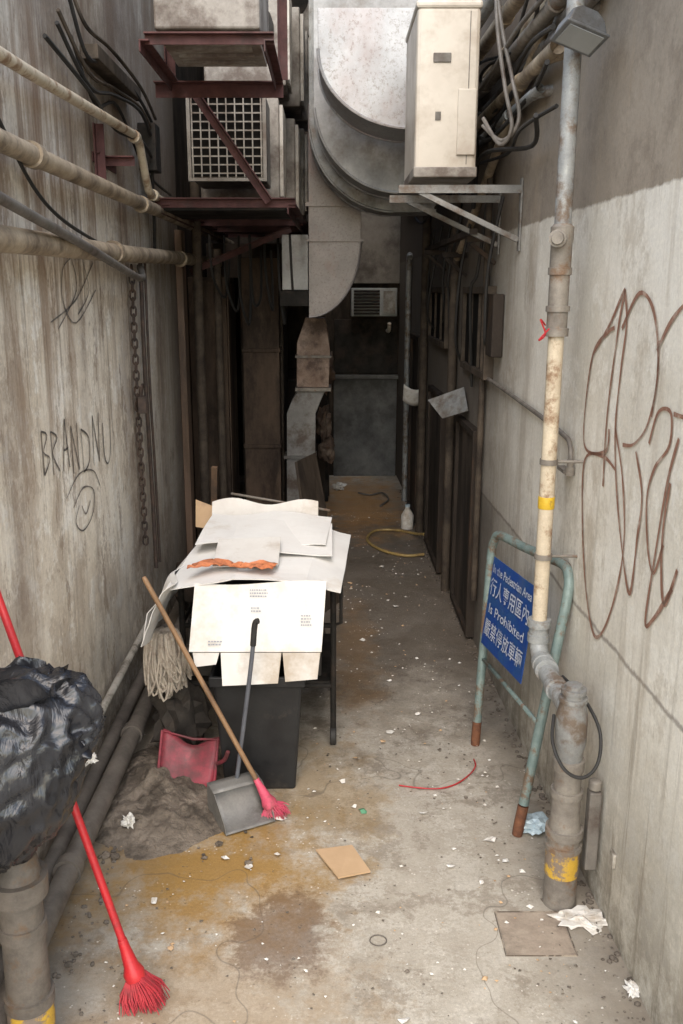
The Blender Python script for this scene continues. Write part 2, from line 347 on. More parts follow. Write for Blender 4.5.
LET={'B':[[(0,0),(0,1)],[(0,1),(.7,.85),(.1,.52),(.85,.3),(0,0)]],'R':[[(0,0),(0,1)],[(0,1),(.75,.8),(.05,.5),(.8,0)]],'A':[[(0,0),(.4,1)],[(.4,1),(.8,0)],[(.15,.4),(.7,.4)]],
'N':[[(0,0),(.05,1)],[(.05,1),(.7,0)],[(.7,0),(.75,1)]],'D':[[(0,0),(0,1)],[(0,1),(.85,.7),(.7,.15),(0,0)]],'U':[[(0,1),(.05,.3),(.35,.0),(.7,.2),(.8,1)]]}
st=[]; random.seed(4); yy=3.30
for i,ch in enumerate('BRANDNU'):
    stp=.112+.014*i+(.03 if ch=='U' else 0); sk=random.uniform(-.1,.12); sc_=random.uniform(.9,1.1); dz_=random.uniform(-.015,.015)
    for q in LET[ch]:
        st.append([(yy+(p[0]+sk*p[1])*stp*.80, 1.43-.022*i+dz_+(.18+.006*i)*sc_*p[1]) for p in q])
    yy+=stp
b=B(); ribbon(b,st,.0050,lambda y,z:(XL+.004,y,z),4); new(b,'graffiti',marker,lw,label='thin black marker lettering')
st=[[(3.51,1.98),(3.88,2.06),(4.2,2.22)],[(3.85,2.23),(3.72,2.18),(3.69,2.06),(3.86,1.965),(4.22,2.1)],[(3.85,2.23),(3.9,2.1),(3.6,1.95)],[(4.0,2.25),(4.1,2.1),(3.9,2.0)],
[(3.55,1.28),(3.75,1.34),(3.98,1.31),(4.08,1.22)],[(3.64,1.22),(3.80,1.27),(3.97,1.22),(3.92,1.12),(3.76,1.09),(3.66,1.15),(3.72,1.21)],[(3.76,1.2),(3.82,1.15),(3.9,1.19)]]
b=B(); ribbon(b,st,.0042,lambda y,z:(XL+.004,y,z),5); new(b,'doodle_graffiti',inkfade,lw,label='thin looping scribbles in faded marker')

# ------------------------------------------------------------------ drainpipe
PX,PY=.80,3.24
r=root('drain_pipe','painted drainpipe, grey above and cream below, beside rendered wall','pipe',(PX,PY,.8))
b=B(); b.cyl((PX,PY,1.94),(PX,PY,3.6),.029,18); new(b,'upper_pipe',pipegrey,r)
b=B(); b.cyl((PX,PY,.80),(PX,PY,1.94),.028,18); new(b,'lower_pipe',pipecream,r,label='cream section of the drainpipe')
b=B()
b.lathe((PX,PY,1.94),(0,0,1),[(0,.034),(.001,.042),(.028,.042),(.03,.036),(.085,.036),(.086,.042),(.105,.042),(.106,.035),(.21,.035),(.211,.041),(.235,.041),(.236,.037),(.32,.037),(.33,.040),(.37,.040),(.38,.030)])
b.lathe((PX-.02,PY-.03,2.27),(-.3,-1,0),[(0,.03),(.03,.03),(.031,.022),(.045,.02)],14)
new(b,'pipe_joint',pipeold,r)
b=B(); b.lathe((PX,PY,1.315),(0,0,1),[(0,.0295),(.003,.0305),(.042,.0305),(.045,.0295)]); new(b,'yellow_tape',yellow,r)
for z in (1.12,1.48):
    b=B(); b.lathe((PX,PY,z),(0,0,1),[(0,.033),(.02,.033)]); b.cyl((PX,PY,z+.01),(XR(PY)-.002,PY,z+.01),.006,8); new(b,'pipe_clamp',pipeold,r)
b=B(); pts=cr([(PX,PY,.84),(PX,PY,.80),(PX,PY-.03,.755),(PX,PY-.09,.735),(PX+.003,PY-.28,.725),(PX+.008,PY-.46,.72)],5); b.tube(pts,.034,16)
b.lathe((PX,PY,.79),(0,0,1),[(0,.042),(.03,.042),(.031,.037),(.06,.037),(.061,.044),(.09,.044)])
b.lathe((PX,PY-.08,.737),(0,-1,0),[(0,.043),(.03,.043),(.031,.038),(.055,.038),(.056,.044),(.08,.044),(.081,.036)])
b.lathe((PX+.004,PY-.27,.727),(0,-1,0),[(0,.042),(.035,.042),(.036,.036)])
new(b,'pipe_elbow',pipegrey,r)
b=B(); b.tube(cr([(PX-.045,PY-.02,1.98),(PX-.07,PY-.05,2.0),(PX-.05,PY-.05,1.95),(PX-.075,PY-.06,1.93),(PX-.04,PY-.06,1.97)],5),.003,6); new(b,'red_twine',redp,r)
SX,SY=.81,2.76
r=root('drain_stack','old iron drain stack with yellow paint standing on concrete','pipe',(SX,SY,0))
b=B(); b.lathe((SX,SY,0),(0,0,1),[(0,.058),(.06,.056),(.22,.056),(.221,.063),(.24,.063),(.241,.056),(.27,.054),(.271,.064),(.30,.064),(.301,.055),(.33,.050),(.42,.048),(.421,.054),(.445,.054),(.446,.046),(.52,.046),(.521,.052),(.56,.052),(.561,.046)],28); new(b,'lower_section',pipeold,r)
b=B(); b.lathe((SX,SY,.561),(0,0,1),[(0,.043),(.03,.045),(.06,.052),(.16,.052),(.19,.045),(.21,.042),(.211,.047),(.225,.047),(.226,.036),(.24,.036),(.241,.042),(.256,.042),(.257,.03),(.27,.028),(.275,.01)],28)
new(b,'branch_fitting',M('grimy_grey_fitting',(.26,.26,.245),(.17,.17,.165),(.12,.08,.05),12,.55,.1,.35,thr=(.48,.6)),r)
b=B(); b.lathe((SX,SY,0),(0,0,1),[(.12,.0565),(.122,.0585),(.218,.0585),(.2195,.0565)],28); new(b,'painted_band',yellowp,r)
b=B(); b.tube(cr([(.83,2.98,.76),(.87,2.84,.74),(.90,2.74,.67),(.885,2.69,.58),(.83,2.66,.545),(.77,2.67,.57),(.74,2.72,.64),(.76,2.80,.70)],8),.006,8)
new(b,'drain_hose',cablem,label='thin black hose looped around drain stack',cat='hose')
r=root('conduit_stub','short grey metal conduit standing against the wall','conduit',(.905,2.76,.1))
b=B(); b.box((.905,2.76,.29),(.042,.045,.30)); new(b,'conduit_casing',cablegrey,r,bev=.006)
b=B(); b.lathe((.905,2.76,.445),(0,0,1),[(0,.022),(.03,.022),(.035,.012)]); new(b,'conduit_cap',pipeold,r,bev=.003)
b=B(); b.box((XR(2.62)-.006,2.62,.27),(.012,.04,.05)); new(b,'wall_socket_plate',pipepale,label='small pale plate fixed low on the wall',cat='wall plate',bev=.003)
r=root('wall_conduit','thin grey conduit running along the rendered wall','conduit',(.9,5.2,1.6))
b=B(); b.tube(cr([(XR(5.2)-.03,5.2,1.64),(XR(4.3)-.02,4.3,1.60),(XR(3.5)-.02,3.5,1.56),(XR(3.36)-.02,3.36,1.53),(XR(3.34)-.02,3.34,1.46)],4),.010,8); new(b,'conduit_run',cablegrey,r)
b=B(); b.lathe((XR(3.34)-.02,3.34,1.42),(0,0,1),[(0,.018),(.03,.018),(.031,.013),(.06,.013)]); b.box((XR(3.4)-.025,3.40,1.43),(.03,.10,.014)); new(b,'conduit_elbow',pipeold,r)

# guard rail with sign
BL=Vector((.69,3.89,0)); BR=Vector((.742,3.16,0)); TL=Vector((.745,3.97,1.02)); TR=Vector((.925,3.27,1.07))
r=root('guard_rail','green-grey tubular guard rail leaning against the wall','railing',(.72,3.5,0))
fr=[BL.lerp(TL,t) for t in (.10,.4,.7,.9)]+[BL.lerp(TL,.97)+(TR-TL)*.03, TL.lerp(TR,.10)+Vector((0,0,.005))]+[TL.lerp(TR,t) for t in (.4,.7,.9)]+[BR.lerp(TR,.97)+(TL-TR)*.03]+[BR.lerp(TR,t) for t in (.90,.7,.4,.12)]
b=B(); b.tube(cr(fr,5),.020,14); new(b,'rail_frame',railgreen,r)
for A,Bb in ((BL,TL),(BR,TR)):
    b=B(); b.tube([A,A.lerp(Bb,.02),A.lerp(Bb,.115)],[.020,.0215,.0215],12); new(b,'rusted_foot',rust,r,label='rusted end of the rail leg')
b=B(); A=BL.lerp(TL,.42);E=BR.lerp(TR,.42); b.cyl(A,E,.010,8); new(b,'cross_bar',railgreen,r)
u=((BR-BL).normalized()+(TR-TL).normalized()).normalized(); up=((TL-BL).normalized()+(TR-BR).normalized()).normalized(); up=(up-u*up.dot(u)).normalized(); nn=u.cross(up)
r=root('notice_sign','blue metal notice sign with white lettering on guard rail','sign',(.74,3.5,.5))
ctr=BL.lerp(TL,.70).lerp(BR.lerp(TR,.70),.40)+nn*.024
W,H=.50,.41
def sp(a,c,o=0): return ctr+u*a+up*c+nn*o
b=B(); b.plate([sp(-W/2,-H/2),sp(W/2,-H/2),sp(W/2,H/2),sp(-W/2,H/2)],.004); new(b,'sign_plate',signblue,r,bev=.001)
def text_mesh(txt,size,a,c,width=None):
    cu=D.curves.new('t','FONT'); cu.body=txt; cu.size=size; cu.align_x='CENTER'; cu.align_y='CENTER'; cu.offset=.0006
    o=D.objects.new('t',cu); col.objects.link(o); C.view_layer.update()
    dg=C.evaluated_depsgraph_get(); me=D.meshes.new_from_object(o.evaluated_get(dg)); D.objects.remove(o)
    xs=[v.co.x for v in me.vertices]
    if not xs: return
    w=max(xs)-min(xs); k=(width/w) if width else 1
    mt=Matrix.Translation(sp(a,c,.003))@Matrix((u,up,nn)).transposed().to_4x4()@Matrix.Diagonal((k,1,1,1))
    me.transform(mt); me.materials.append(signwhite)
    q=D.objects.new('sign_lettering',me); col.objects.link(q); q.parent=r; q.matrix_parent_inverse=Matrix.Translation(-r.location)
text_mesh('In the Pedestrian Area',.054,0,.155,.46)
text_mesh('行人專用區內',.086,0,.070,.46)
text_mesh('Is Prohibited',.062,0,-.025,.42)
text_mesh('嚴禁停放車輛',.086,0,-.120,.46)

# floodlight
r=root('flood_lamp','grey floodlight clamped to the top of the drainpipe','lamp',(.80,3.15,2.87))
LM=Matrix.Translation((.785,3.10,2.875))@Euler((rad(-22),rad(16),rad(14))).to_matrix().to_4x4()@Matrix.Diagonal((.82,.82,.9,1))
def lampart(b): bmesh.ops.transform(b.bm,matrix=LM,verts=b.bm.verts); return b
b=B(); b.prism([(-.085,.0),(.085,.0),(.07,.05),(.035,.075),(-.035,.075),(-.07,.05)],-.055,.06); b.bx(-.03,.03,-.02,.03,.077,.095); new(lampart(b),'lamp_housing',lampm,r,bev=.006)
b=B(); b.bx(-.092,.092,-.062,.068,-.012,-.002); new(lampart(b),'lamp_rim',lampm,r,bev=.003)
b=B(); b.bx(-.075,.075,-.048,.052,-.016,-.0125); new(lampart(b),'lamp_glass',glass,r)
b=B(); b.box((.80,3.18,2.92),(.018,.08,.03)); b.lathe((PX,PY,2.90),(0,0,1),[(0,.036),(.04,.036)]); new(b,'lamp_bracket',lampm,r)
for i,(x,z,y0,y1,rr,m_,lab) in enumerate([(.88,2.90,4.0,9.5,.022,pipegrey,'grey pipe running high along the wall'),(.86,2.98,3.7,9.5,.030,pipebrown,'thick dusty brown pipe high on the wall'),(.89,3.05,3.4,10.1,.020,cablegrey,'slim dark pipe high on the wall'),(.85,3.13,3.1,10.0,.030,pipeold,'dirty iron pipe high on the wall'),(.90,3.22,2.8,10.0,.026,pipecream,'cream-painted pipe high on the wall'),(.82,3.30,2.5,10.0,.034,pipebrown,'thick dusty brown pipe high on the wall'),(.78,3.42,2.5,10.0,.04,pipegrey,'grey pipe running high along the wall')]):
    b=B(); k=-.022
    b.tube(cr([(x+k*(y0-3.5)+.06,y0,z),(x+k*(y0-3.3),y0+.12,z),(x+k*(y0-3.0),y0+.5,z+.01),(x+k*(y1-3.5),y1,z)],4),rr,12)
    for yy in (y0+.6,y0+2.0,y0+3.6): b.lathe((x+k*(yy-3.5),yy,z+.01),(0,1,0),[(0,rr+.008),(.05,rr+.008)],12)
    new(b,'overhead_pipe',m_,label=lab,cat='pipe',group='pipes high on the wall')
random.seed(12)
for i in range(8):
    z0_=2.74+.075*i; b=B(); pp=[]; y=3.45+random.uniform(0,.5)
    while y<7.5:
        pp.append((XR(y)-.05-random.uniform(0,.13),y,z0_+random.uniform(-.09,.06)-.02*(y-3.5))); y+=random.uniform(.35,.7)
    b.tube(cr(pp,6),random.choice((.008,.010,.013)),8); new(b,'overhead_cable',random.choice((cablem,cablem,cablegrey)),label='loose dark cable sagging between the high pipes',cat='cable',group='cables high on the wall')
b=B(); b.tube(cr([(XR(3.6)-.04,3.6,3.45),(XR(3.9)-.04,3.95,3.17),(XR(4.7)-.04,4.7,2.87),(XR(5.6)-.04,5.6,2.48),(XR(6.0)-.05,6.0,2.3)],4),.024,12)
new(b,'sloping_pipe',pipebrown,label='pale pipe sloping down along the wall',cat='pipe')
b=B()
for k in range(2):
    o=k*.03; b.tube(cr([(.73+o,4.5+o,3.75),(.74-o*.4,4.35,3.3),(.79-o,4.25,3.0-o),(.82-o,4.20,2.82-o),(.76-.3*o,4.25,2.74-o*.5),(.69,4.36,2.82+o)],8),.009,8)
new(b,'cable_loop',cablegrey,label='grey cables looping beside air conditioner',cat='cable')
b=B()
for k in range(6):
    o=k*.03; b.tube(cr([(.70+o*.5,5.2+o,3.9),(.70-o*.1,5.0+o*2,3.3),(.72+o*.4,5.0+o,2.9),(.78+o*.2,5.2+o,2.7-o)],8),.018-.001*k,8)
new(b,'cable_bundle',cablem,label='black cables hanging down the wall',cat='cable')

# AC outdoor unit
r=root('air_conditioner','cream outdoor air conditioner unit on a wall bracket','air conditioner',(.53,4.8,2.6))
x0,x1,y0,y1,z0,z1=.388,.672,4.40,5.0,2.60,3.34
b=B(); b.bx(x0,x1,y0,y1,z0+.03,z1-.02); new(b,'casing',acwhite,r,bev=.018)
b=B(); b.bx(x0-.006,x1+.006,y0-.006,y1+.006,z1-.03,z1+.005); new(b,'top_cover',acwhite,r,bev=.012)
b=B(); b.bx(x0-.004,x1+.004,y0-.004,y1+.004,z0+.005,z0+.05); new(b,'base_tray',acdirty,r,bev=.005)
b=B(); b.bx(x0+.075,x0+.155,y0-.006,y0+.01,3.09,3.13); new(b,'handle_recess',cablegrey,r,bev=.003)
b=B(); b.bx(x0+.19,x1-.01,y0-.012,y0,2.70,2.98); new(b,'service_cover',acwhite,r,bev=.004)
b=B(); b.bx(x0+.09,x0+.115,y0-.005,y0,2.85,2.885); new(b,'small_badge',cablegrey,r)
b=B(); b.bx(x0+.235,x0+.239,y0-.002,y0+.001,2.66,3.30); new(b,'panel_seam',cablegrey,r)
def bracket(x0,x1,y,zt,zl,mat,name,lab):
    r=root(name,lab,'bracket',(x1,y,zt))
    b=B(); b.bx(x0,x1,y-.02,y+.02,zt-.006,zt); b.bx(x0,x1,y-.02,y-.014,zt-.036,zt-.006); new(b,'top_arm',mat,r)
    b=B(); a=Vector((x0+.10,y,zt-.03)); e=Vector((x1-.01,y,zl)); m=(a+e)/2; L=(e-a).length; ang=math.degrees(math.atan2(-(e.z-a.z),e.x-a.x))
    b.box(m,(L,.025,.024),(0,ang,0)); new(b,'diagonal_brace',mat,r)
    b=B(); b.bx(x1-.008,x1,y-.02,y+.02,zl-.05,zt+.03); new(b,'wall_plate',mat,r)
    return r
ra=bracket(.32,XR(4.45)-.003,4.45,2.575,2.33,galvmid,'wall_bracket','galvanised steel bracket holding the outdoor unit')
ra['group']='outdoor unit brackets'
copy_thing(ra,(-.012,.48,0))

# ------------------------------------------------------------------ ducts
def arc(cx,cz,rx,rz,a0,a1,n=14): return [(cx+rx*math.cos(rad(a0+(a1-a0)*i/n)),cz+rz*math.sin(rad(a0+(a1-a0)*i/n))) for i in range(n+1)]
def duct(lab,poly,y0,y1,mat,edge=None):
    r=root('exhaust_duct',lab,'duct',(sum(p[0] for p in poly)/len(poly),(y0+y1)/2,min(p[1] for p in poly)))
    b=B(); b.prism(poly,y0,y1); new(b,'duct_body',mat,r,bev=.002)
    if edge:
        for yy in (y0-.004,y1):
            b=B(); b.tube([(x,yy,z) for x,z in edge],.009,6); new(b,'seam_flange',mat,r)
    return r
c1=arc(.45,3.36,.515,.40,180,268)
duct('spotted galvanised rectangular duct elbow overhead',[(-.065,3.56)]+c1+[(.80,2.955),(.80,3.5),(.45,3.56)],5.3,5.75,galvs,c1)
c2=arc(.45,3.25,.55,.55,185,268)
duct('grey duct elbow behind the galvanised one',[(-.10,5.2),(-.10,3.2)]+c2+[(.75,2.70),(.75,5.2)],6.05,6.4,ductgrey,c2)
c2=arc(.45,3.2,.59,.58,185,268)
duct('grey curved duct hanging low over the alley',[(-.14,5.0),(-.14,3.2)]+c2+[(.73,2.62),(.73,5.0)],6.5,6.85,galv,c2)
c3=arc(-.16,2.45,.39,.55,0,-90)
r=duct('rust-stained galvanised duct elbow turning into the side',[(-.16,3.4),(.23,3.4)]+c3,7.0,7.4,galvd,c3)
b=B(); b.bx(-.18,.25,6.98,7.42,2.70,2.73); new(b,'joint_flange',galvd,r)
b=B(); b.bx(-.18,.25,6.98,7.42,2.45,2.47); new(b,'joint_flange',galvd,r)
r=root('vent_pipe','rust-stained square vent pipe coming down to ground','duct',(-.25,7.6,0))
b=B(); b.prism([(-.20,1.88),(-.27,1.68),(-.275,1.32),(-.01,1.32),(.0,1.60),(-.02,1.80),(-.04,1.88)],7.45,7.7); new(b,'rusty_hood',M('rusty_duct',(.32,.23,.175),(.18,.115,.08),(.07,.04,.028),7,.6,.1,.3,thr=(.45,.58)),r,bev=.004)
b=B(); b.bx(-.285,.01,7.43,7.72,1.29,1.318); new(b,'hood_flange',pipeold,r)
b=B(); b.bx(-.285,.01,7.43,7.72,1.56,1.58); new(b,'hood_flange',pipeold,r)
b=B(); b.prism([(-.27,1.288),(-.04,1.288),(-.08,1.20),(-.12,1.10),(-.13,.02),(-.37,.02),(-.36,1.10),(-.32,1.20)],7.47,7.68); new(b,'square_pipe',M('vent_pipe_zinc',(.26,.25,.235),(.175,.168,.155),(.09,.06,.04),7,.6,.1,.15,thr=(.48,.62)),r,bev=.004)
b=B(); b.bx(-.385,-.115,7.45,7.70,.72,.745); new(b,'pipe_flange',galvdull,r)
r=root('air_duct_end','pale metal duct panel with black opening below','duct',(-.25,7.02,2.0))
b=B(); b.bx(-.36,-.165,7.0,7.35,2.10,2.50); new(b,'panel',M('pale_panel',(.40,.40,.39),(.32,.32,.31),(.18,.15,.12),4,.6),r,bev=.004)
b=B(); b.bx(-.38,-.165,6.97,7.35,1.98,2.095); new(b,'opening_collar',black,r,bev=.004)

# ------------------------------------------------------------------ upper-left AC units
G1='condenser units on the wall'
r=root('window_air_conditioner','dirty air conditioner with a wire grille guard','air conditioner',(-.6,5.75,2.7),G1)
b=B(); b.bx(-.82,-.38,5.64,6.12,2.73,3.22); new(b,'casing',acdirty,r,bev=.01)
b=B(); b.bx(-.80,-.40,5.622,5.635,2.75,3.20); new(b,'coil_fins',darkcav,r)
b=B()
for i in range(9): xx=-.80+i*.05; b.bx(xx-.0035,xx+.0035,5.59,5.60,2.74,3.21)
for i in range(10): zz=2.765+i*.047; b.bx(-.815,-.385,5.601,5.609,zz-.0035,zz+.0035)
new(b,'wire_grille',M('grille_paint',(.38,.345,.30),(.25,.225,.19),(.12,.08,.055),9,.6),r)
b=B(); b.bx(-.83,-.81,5.59,5.63,2.72,3.24); b.bx(-.39,-.37,5.59,5.63,2.72,3.24);b.bx(-.809,-.391,5.59,5.63,3.215,3.24); b.bx(-.809,-.391,5.59,5.63,2.72,2.738); new(b,'grille_frame',M('grimy_frame',(.26,.235,.20),(.18,.16,.135),(.1,.07,.05),7,.6),r)
r=root('condenser_unit','grimy pleated condenser unit hung on the wall','air conditioner',(-.6,6.4,2.66),G1)
b=B(); b.bx(-.85,-.33,6.25,6.75,2.66,3.30); new(b,'casing',acdirty,r,bev=.01)
b=B()
for k in range(9): b.bx(-.328,-.306,6.27+k*.052,6.295+k*.052,2.70,3.26)
new(b,'side_ribs',acribs,r)
b=B(); b.lathe((-.6,6.248,2.98),(0,-1,0),[(0,.2),(.01,.2),(.012,.19)]); new(b,'fan_guard',black,r)
cu=r
copy_thing(cu,(.08,.60,-.02)); copy_thing(cu,(.13,1.2,.01)); copy_thing(cu,(.16,1.85,.0))
copy_thing(cu,(.05,-.05,.70),'grimy condenser unit stacked on upper frame'); copy_thing(cu,(.12,.62,.70),'grimy condenser unit stacked on upper frame'); copy_thing(cu,(.16,1.3,.72),'grimy condenser unit stacked on upper frame'); copy_thing(cu,(.22,2.4,1.6),'small pale condenser unit high above the alley')
def angle(b,p,q,w=.04):
    p=Vector(p);q=Vector(q); d=q-p; L=d.length; m=(p+q)/2
    rot=d.to_track_quat('X','Z').to_matrix().to_4x4(); mt=Matrix.Translation(m)@rot
    bmesh.ops.create_cube(b.bm,size=1,matrix=mt@Matrix.Diagonal((L,w,.006,1)))
    bmesh.ops.create_cube(b.bm,size=1,matrix=mt@Matrix.Translation((0,w/2-.003,-w/2-.0035))@Matrix.Diagonal((L,.006,w,1)))
b=B(); z=2.58
angle(b,(-.22,5.45,z),(-.18,8.6,z),.05); angle(b,(-.95,5.45,z),(-.95,8.6,z),.05)
for y in (5.45,6.2,6.95,7.7,8.5): angle(b,(XL,y,z+.03),(-.20,y,z+.03),.045)
for y in (7.0,8.4): angle(b,(XL+.01,y,2.25),(-.30,y,2.56),.04)
angle(b,(-.74,5.36,3.18),(-.33,5.40,2.60),.04)
new(b,'unit_frame',redbrown,label='red-brown angle iron frame carrying the condenser units',cat='frame')
b=B(); b.bx(-1.0,-.26,5.5,6.2,2.55,2.575); new(b,'drip_tray',black,label='black drip tray under the grille unit',cat='tray')
r=root('air_conditioner','old outdoor unit seen from below in rusty cradle','air conditioner',(-.55,4.3,3.1))
b=B(); b.bx(-.73,-.29,4.10,4.70,3.15,3.75); new(b,'casing',acdirty,r,bev=.01)
b=B(); b.bx(-.72,-.30,4.13,4.66,3.130,3.148); 
for k in range(4): b.bx(-.68,-.34,4.18+k*.12,4.22+k*.12,3.118,3.129)
new(b,'underside_pan',M('pan_underside',(.42,.38,.32),(.28,.245,.205),(.13,.085,.06),4,.6,thr=(.46,.6)),r)
b=B()
angle(b,(-.76,4.02,3.09),(-.76,4.78,3.09)); angle(b,(-.25,4.02,3.09),(-.25,4.78,3.09)); angle(b,(-.86,4.78,3.085),(-.23,4.78,3.085),.06); angle(b,(-.76,4.04,3.118),(-.23,4.04,3.118),.035)
angle(b,(-.25,4.78,3.1),(-.25,4.78,3.8)); angle(b,(-.80,4.78,3.1),(-.80,4.78,3.8))
new(b,'cradle',redbrown,r,label='red-brown iron cradle')
def pipe(name,lab,pts,rr,mat,n=5,joints=(),grp=None):
    b=B(); b.tube(cr(pts,n),rr,14)
    for (p,ax) in joints: b.lathe(p,ax,[(0,rr+.010),(.05,rr+.010)],16)
    return new(b,name,mat,label=lab,cat='pipe',group=grp)
X1=XL+.07; GW='pipes along the stained wall'
pipe('wall_pipe','dusty brown pipe running along the stained wall',[(X1,.9,2.54),(X1,2,2.54),(X1,4,2.54),(X1,6.9,2.55),(X1,9.5,2.55)],.034,pipebrown,joints=(((X1,3.2,2.54),(0,1,0)),((X1,5.0,2.54),(0,1,0))),grp=GW)
pipe('wall_pipe','thick pale brown pipe below on the stained wall',[(X1,.9,2.22),(X1,2.8,2.25),(X1,4.5,2.27),(X1,6.5,2.31),(X1,9.5,2.34)],.042,pipebrown,joints=(((X1,4.3,2.27),(0,1,0)),((X1,6.2,2.30),(0,1,0))),grp=GW)
pipe('wall_pipe','slim cream pipe bending down the stained wall',[(X1,2.0,2.77),(X1,3.2,2.80),(X1,4.7,2.86),(X1,5.0,2.86),(X1,5.1,2.78),(X1,5.2,2.67),(X1,5.35,2.62),(X1,6.2,2.62),(X1,7.2,2.62)],.022,pipecream,joints=(((X1,4.9,2.86),(0,1,0)),((X1,5.35,2.62),(0,1,0))),grp=GW)
b=B(); b.tube(cr([(XL+.11,2.2,2.42),(XL+.12,2.9,2.34),(XL+.12,3.6,2.27),(XL+.12,4.4,2.18),(XL+.10,4.8,2.16),(XL+.05,5.0,2.22)],6),.018,10); new(b,'sagging_cable',cablegrey,label='thick grey cable sagging along the pipes',cat='cable')
b=B(); b.tube(cr([(XL+.04,3.0,2.62),(XL+.04,3.3,2.45),(XL+.05,3.6,2.36),(XL+.04,4.2,2.3)],6),.007,6); new(b,'thin_cable',cablem,label='thin black cable strung between the wall pipes',cat='cable')
b=B(); b.tube(cr([(XL+.02,4.0,3.1),(XL+.03,4.3,2.9),(XL+.02,4.8,2.98),(XL+.03,5.4,2.75),(XL+.03,6.2,2.7)],6),.008,6); new(b,'thin_cable',cablem,label='thin black cable drooping high on the wall',cat='cable')
b=B(); b.bx(XL+.003,XL+.08,4.2,5.1,3.06,3.12); new(b,'cable_trough',pipesoot,label='sooty metal cable trough fixed high on wall',cat='trough',bev=.004)
random.seed(77)
for i in range(5):
    b=B(); z_=2.88+i*.07; b.tube(cr([(XL+.03+.02*(i%2),3.6+.1*i,z_+.12),(XL+.06,4.1,z_+random.uniform(-.05,.05)),(XL+.05,4.6,z_+random.uniform(-.08,.05)),(XL+.08,5.1,z_+random.uniform(-.05,.05)),(XL+.06,5.6,z_-.1)],6),.009,6); new(b,'overhead_cable',random.choice((cablem,pipesoot)),label='sooty cable looping high on the stained wall',cat='cable',group='cables high on the wall')
b=B(); angle(b,(XL+.01,4.45,2.70),(XL+.16,4.45,2.70),.035); angle(b,(XL+.02,4.3,2.55),(XL+.02,4.3,2.82),.035); angle(b,(XL+.02,4.3,2.70),(XL+.02,4.75,2.70),.035); new(b,'pipe_bracket',redbrown,label='rusty red-brown bracket fixed to stained wall',cat='bracket')
b=B(); b.bx(XL+.003,XL+.10,5.35,5.5,2.75,3.0); b.tube(cr([(XL+.06,5.42,2.76),(XL+.06,5.42,2.5),(XL+.04,5.5,2.3)],4),.01,8); new(b,'junction_box',black,label='small black junction box with a cable',cat='junction box',bev=.004)
b=B(); z=2.2;i=0
while z>.72:
    cx,cy=XL+.030,4.88+.012*math.sin(z*3)
    pts=[]
    for k in range(12):
        a=2*math.pi*k/12; h=.018*math.cos(a)+(.010 if math.cos(a)>0 else -.010); w=.014*math.sin(a)
        pts.append((cx+(w if i%2 else 0),cy+(0 if i%2 else w),z+h))
    b.tube(pts,.0055,6,closed=True); z-=.042;i+=1
new(b,'hanging_chain',chainm,label='rusty chain hanging down the stained wall',cat='chain')
for yy,rr in ((5.12,.012),(5.24,.008)):
    b=B(); b.tube(cr([(XL+.03,yy,2.25),(XL+.03,yy-.02,1.6),(XL+.03,yy+.02,1.0),(XL+.04,yy-.02,.5)],5),rr,8); new(b,'drop_cable',chainm,label='brown cable dropping down the stained wall',cat='cable')
b=B(); b.box((XL+.05,4.86,1.50),(.045,.08,.09),(0,0,20)); b.tube(cr([(XL+.05,4.84,1.54),(XL+.06,4.84,1.6),(XL+.06,4.88,1.6),(XL+.05,4.88,1.54)],4),.006,6); new(b,'padlock',chainm,label='old iron padlock hanging on the chain',cat='padlock',bev=.008)
b=B(); b.bx(XL+.002,XL+.05,6.45,6.60,0,2.5); new(b,'door_post',M('brown_post',(.19,.12,.08),(.11,.07,.045),(.05,.035,.025),6,.7,stretch=(1,1,.2)),label='brown wooden post at the wall corner',cat='post',bev=.004)
GU='upright pipes in the dark recess'
pipe('vertical_pipe','brown upright pipe at the corner of the wall',[(XL+.11,6.75,0),(XL+.11,6.75,3)],.035,pipesoot,2,grp=GU)
pipe('vertical_pipe','sooty upright pipe in the dark recess',[(-.86,7.1,0),(-.86,7.1,2.4)],.03,pipesoot,2,grp=GU)
pipe('vertical_pipe','thin black upright pipe beside the cabinet',[(-.42,7.85,0),(-.42,7.85,2.4)],.018,pipesoot,2,grp=GU)
def cabinet(lab,x0,x1,y0,y1,z0,z1,mat,m2):
    r=root('metal_cabinet',lab,'cabinet',((x0+x1)/2,(y0+y1)/2,z0))
    b=B(); b.bx(x0,x1,y0,y1,z0,z1); new(b,'cabinet_body',mat,r,bev=.006)
    for za,zb in ((z0+.03,(z0+z1)/2-.02),((z0+z1)/2+.02,z1-.03)):
        b=B(); b.bx(x0+.03,x1-.03,y0-.012,y0-.002,za,zb); new(b,'door',m2,r,bev=.003)
    b=B(); b.bx(x1+.002,x1+.012,y0+.03,y1-.03,z0+.05,z1-.05); new(b,'side_panel',m2,r,bev=.003)
    b=B(); b.bx(x1-.08,x1-.06,y0-.03,y0-.012,(z0+z1)/2+.1,(z0+z1)/2+.22); new(b,'handle',pipesoot,r)
cabinet('soot-black tall metal cabinet beside the vent pipe',-.78,-.42,8.0,8.9,.0,2.38,sootmetal,black)
cabinet('dark box casing standing in the recess',-1.12,-.82,7.3,7.9,.0,2.2,brownduct,brownduct)
cabinet('dark end cabinet where alley narrows',-.6,-.02,8.95,10.2,0,1.25,black,sootmetal)
b=B(); b.bx(-1.1,-.15,8.3,10.2,2.2,2.5); new(b,'range_hood',sootmetal,label='blackened hood hanging over the cabinets',cat='hood',bev=.01)
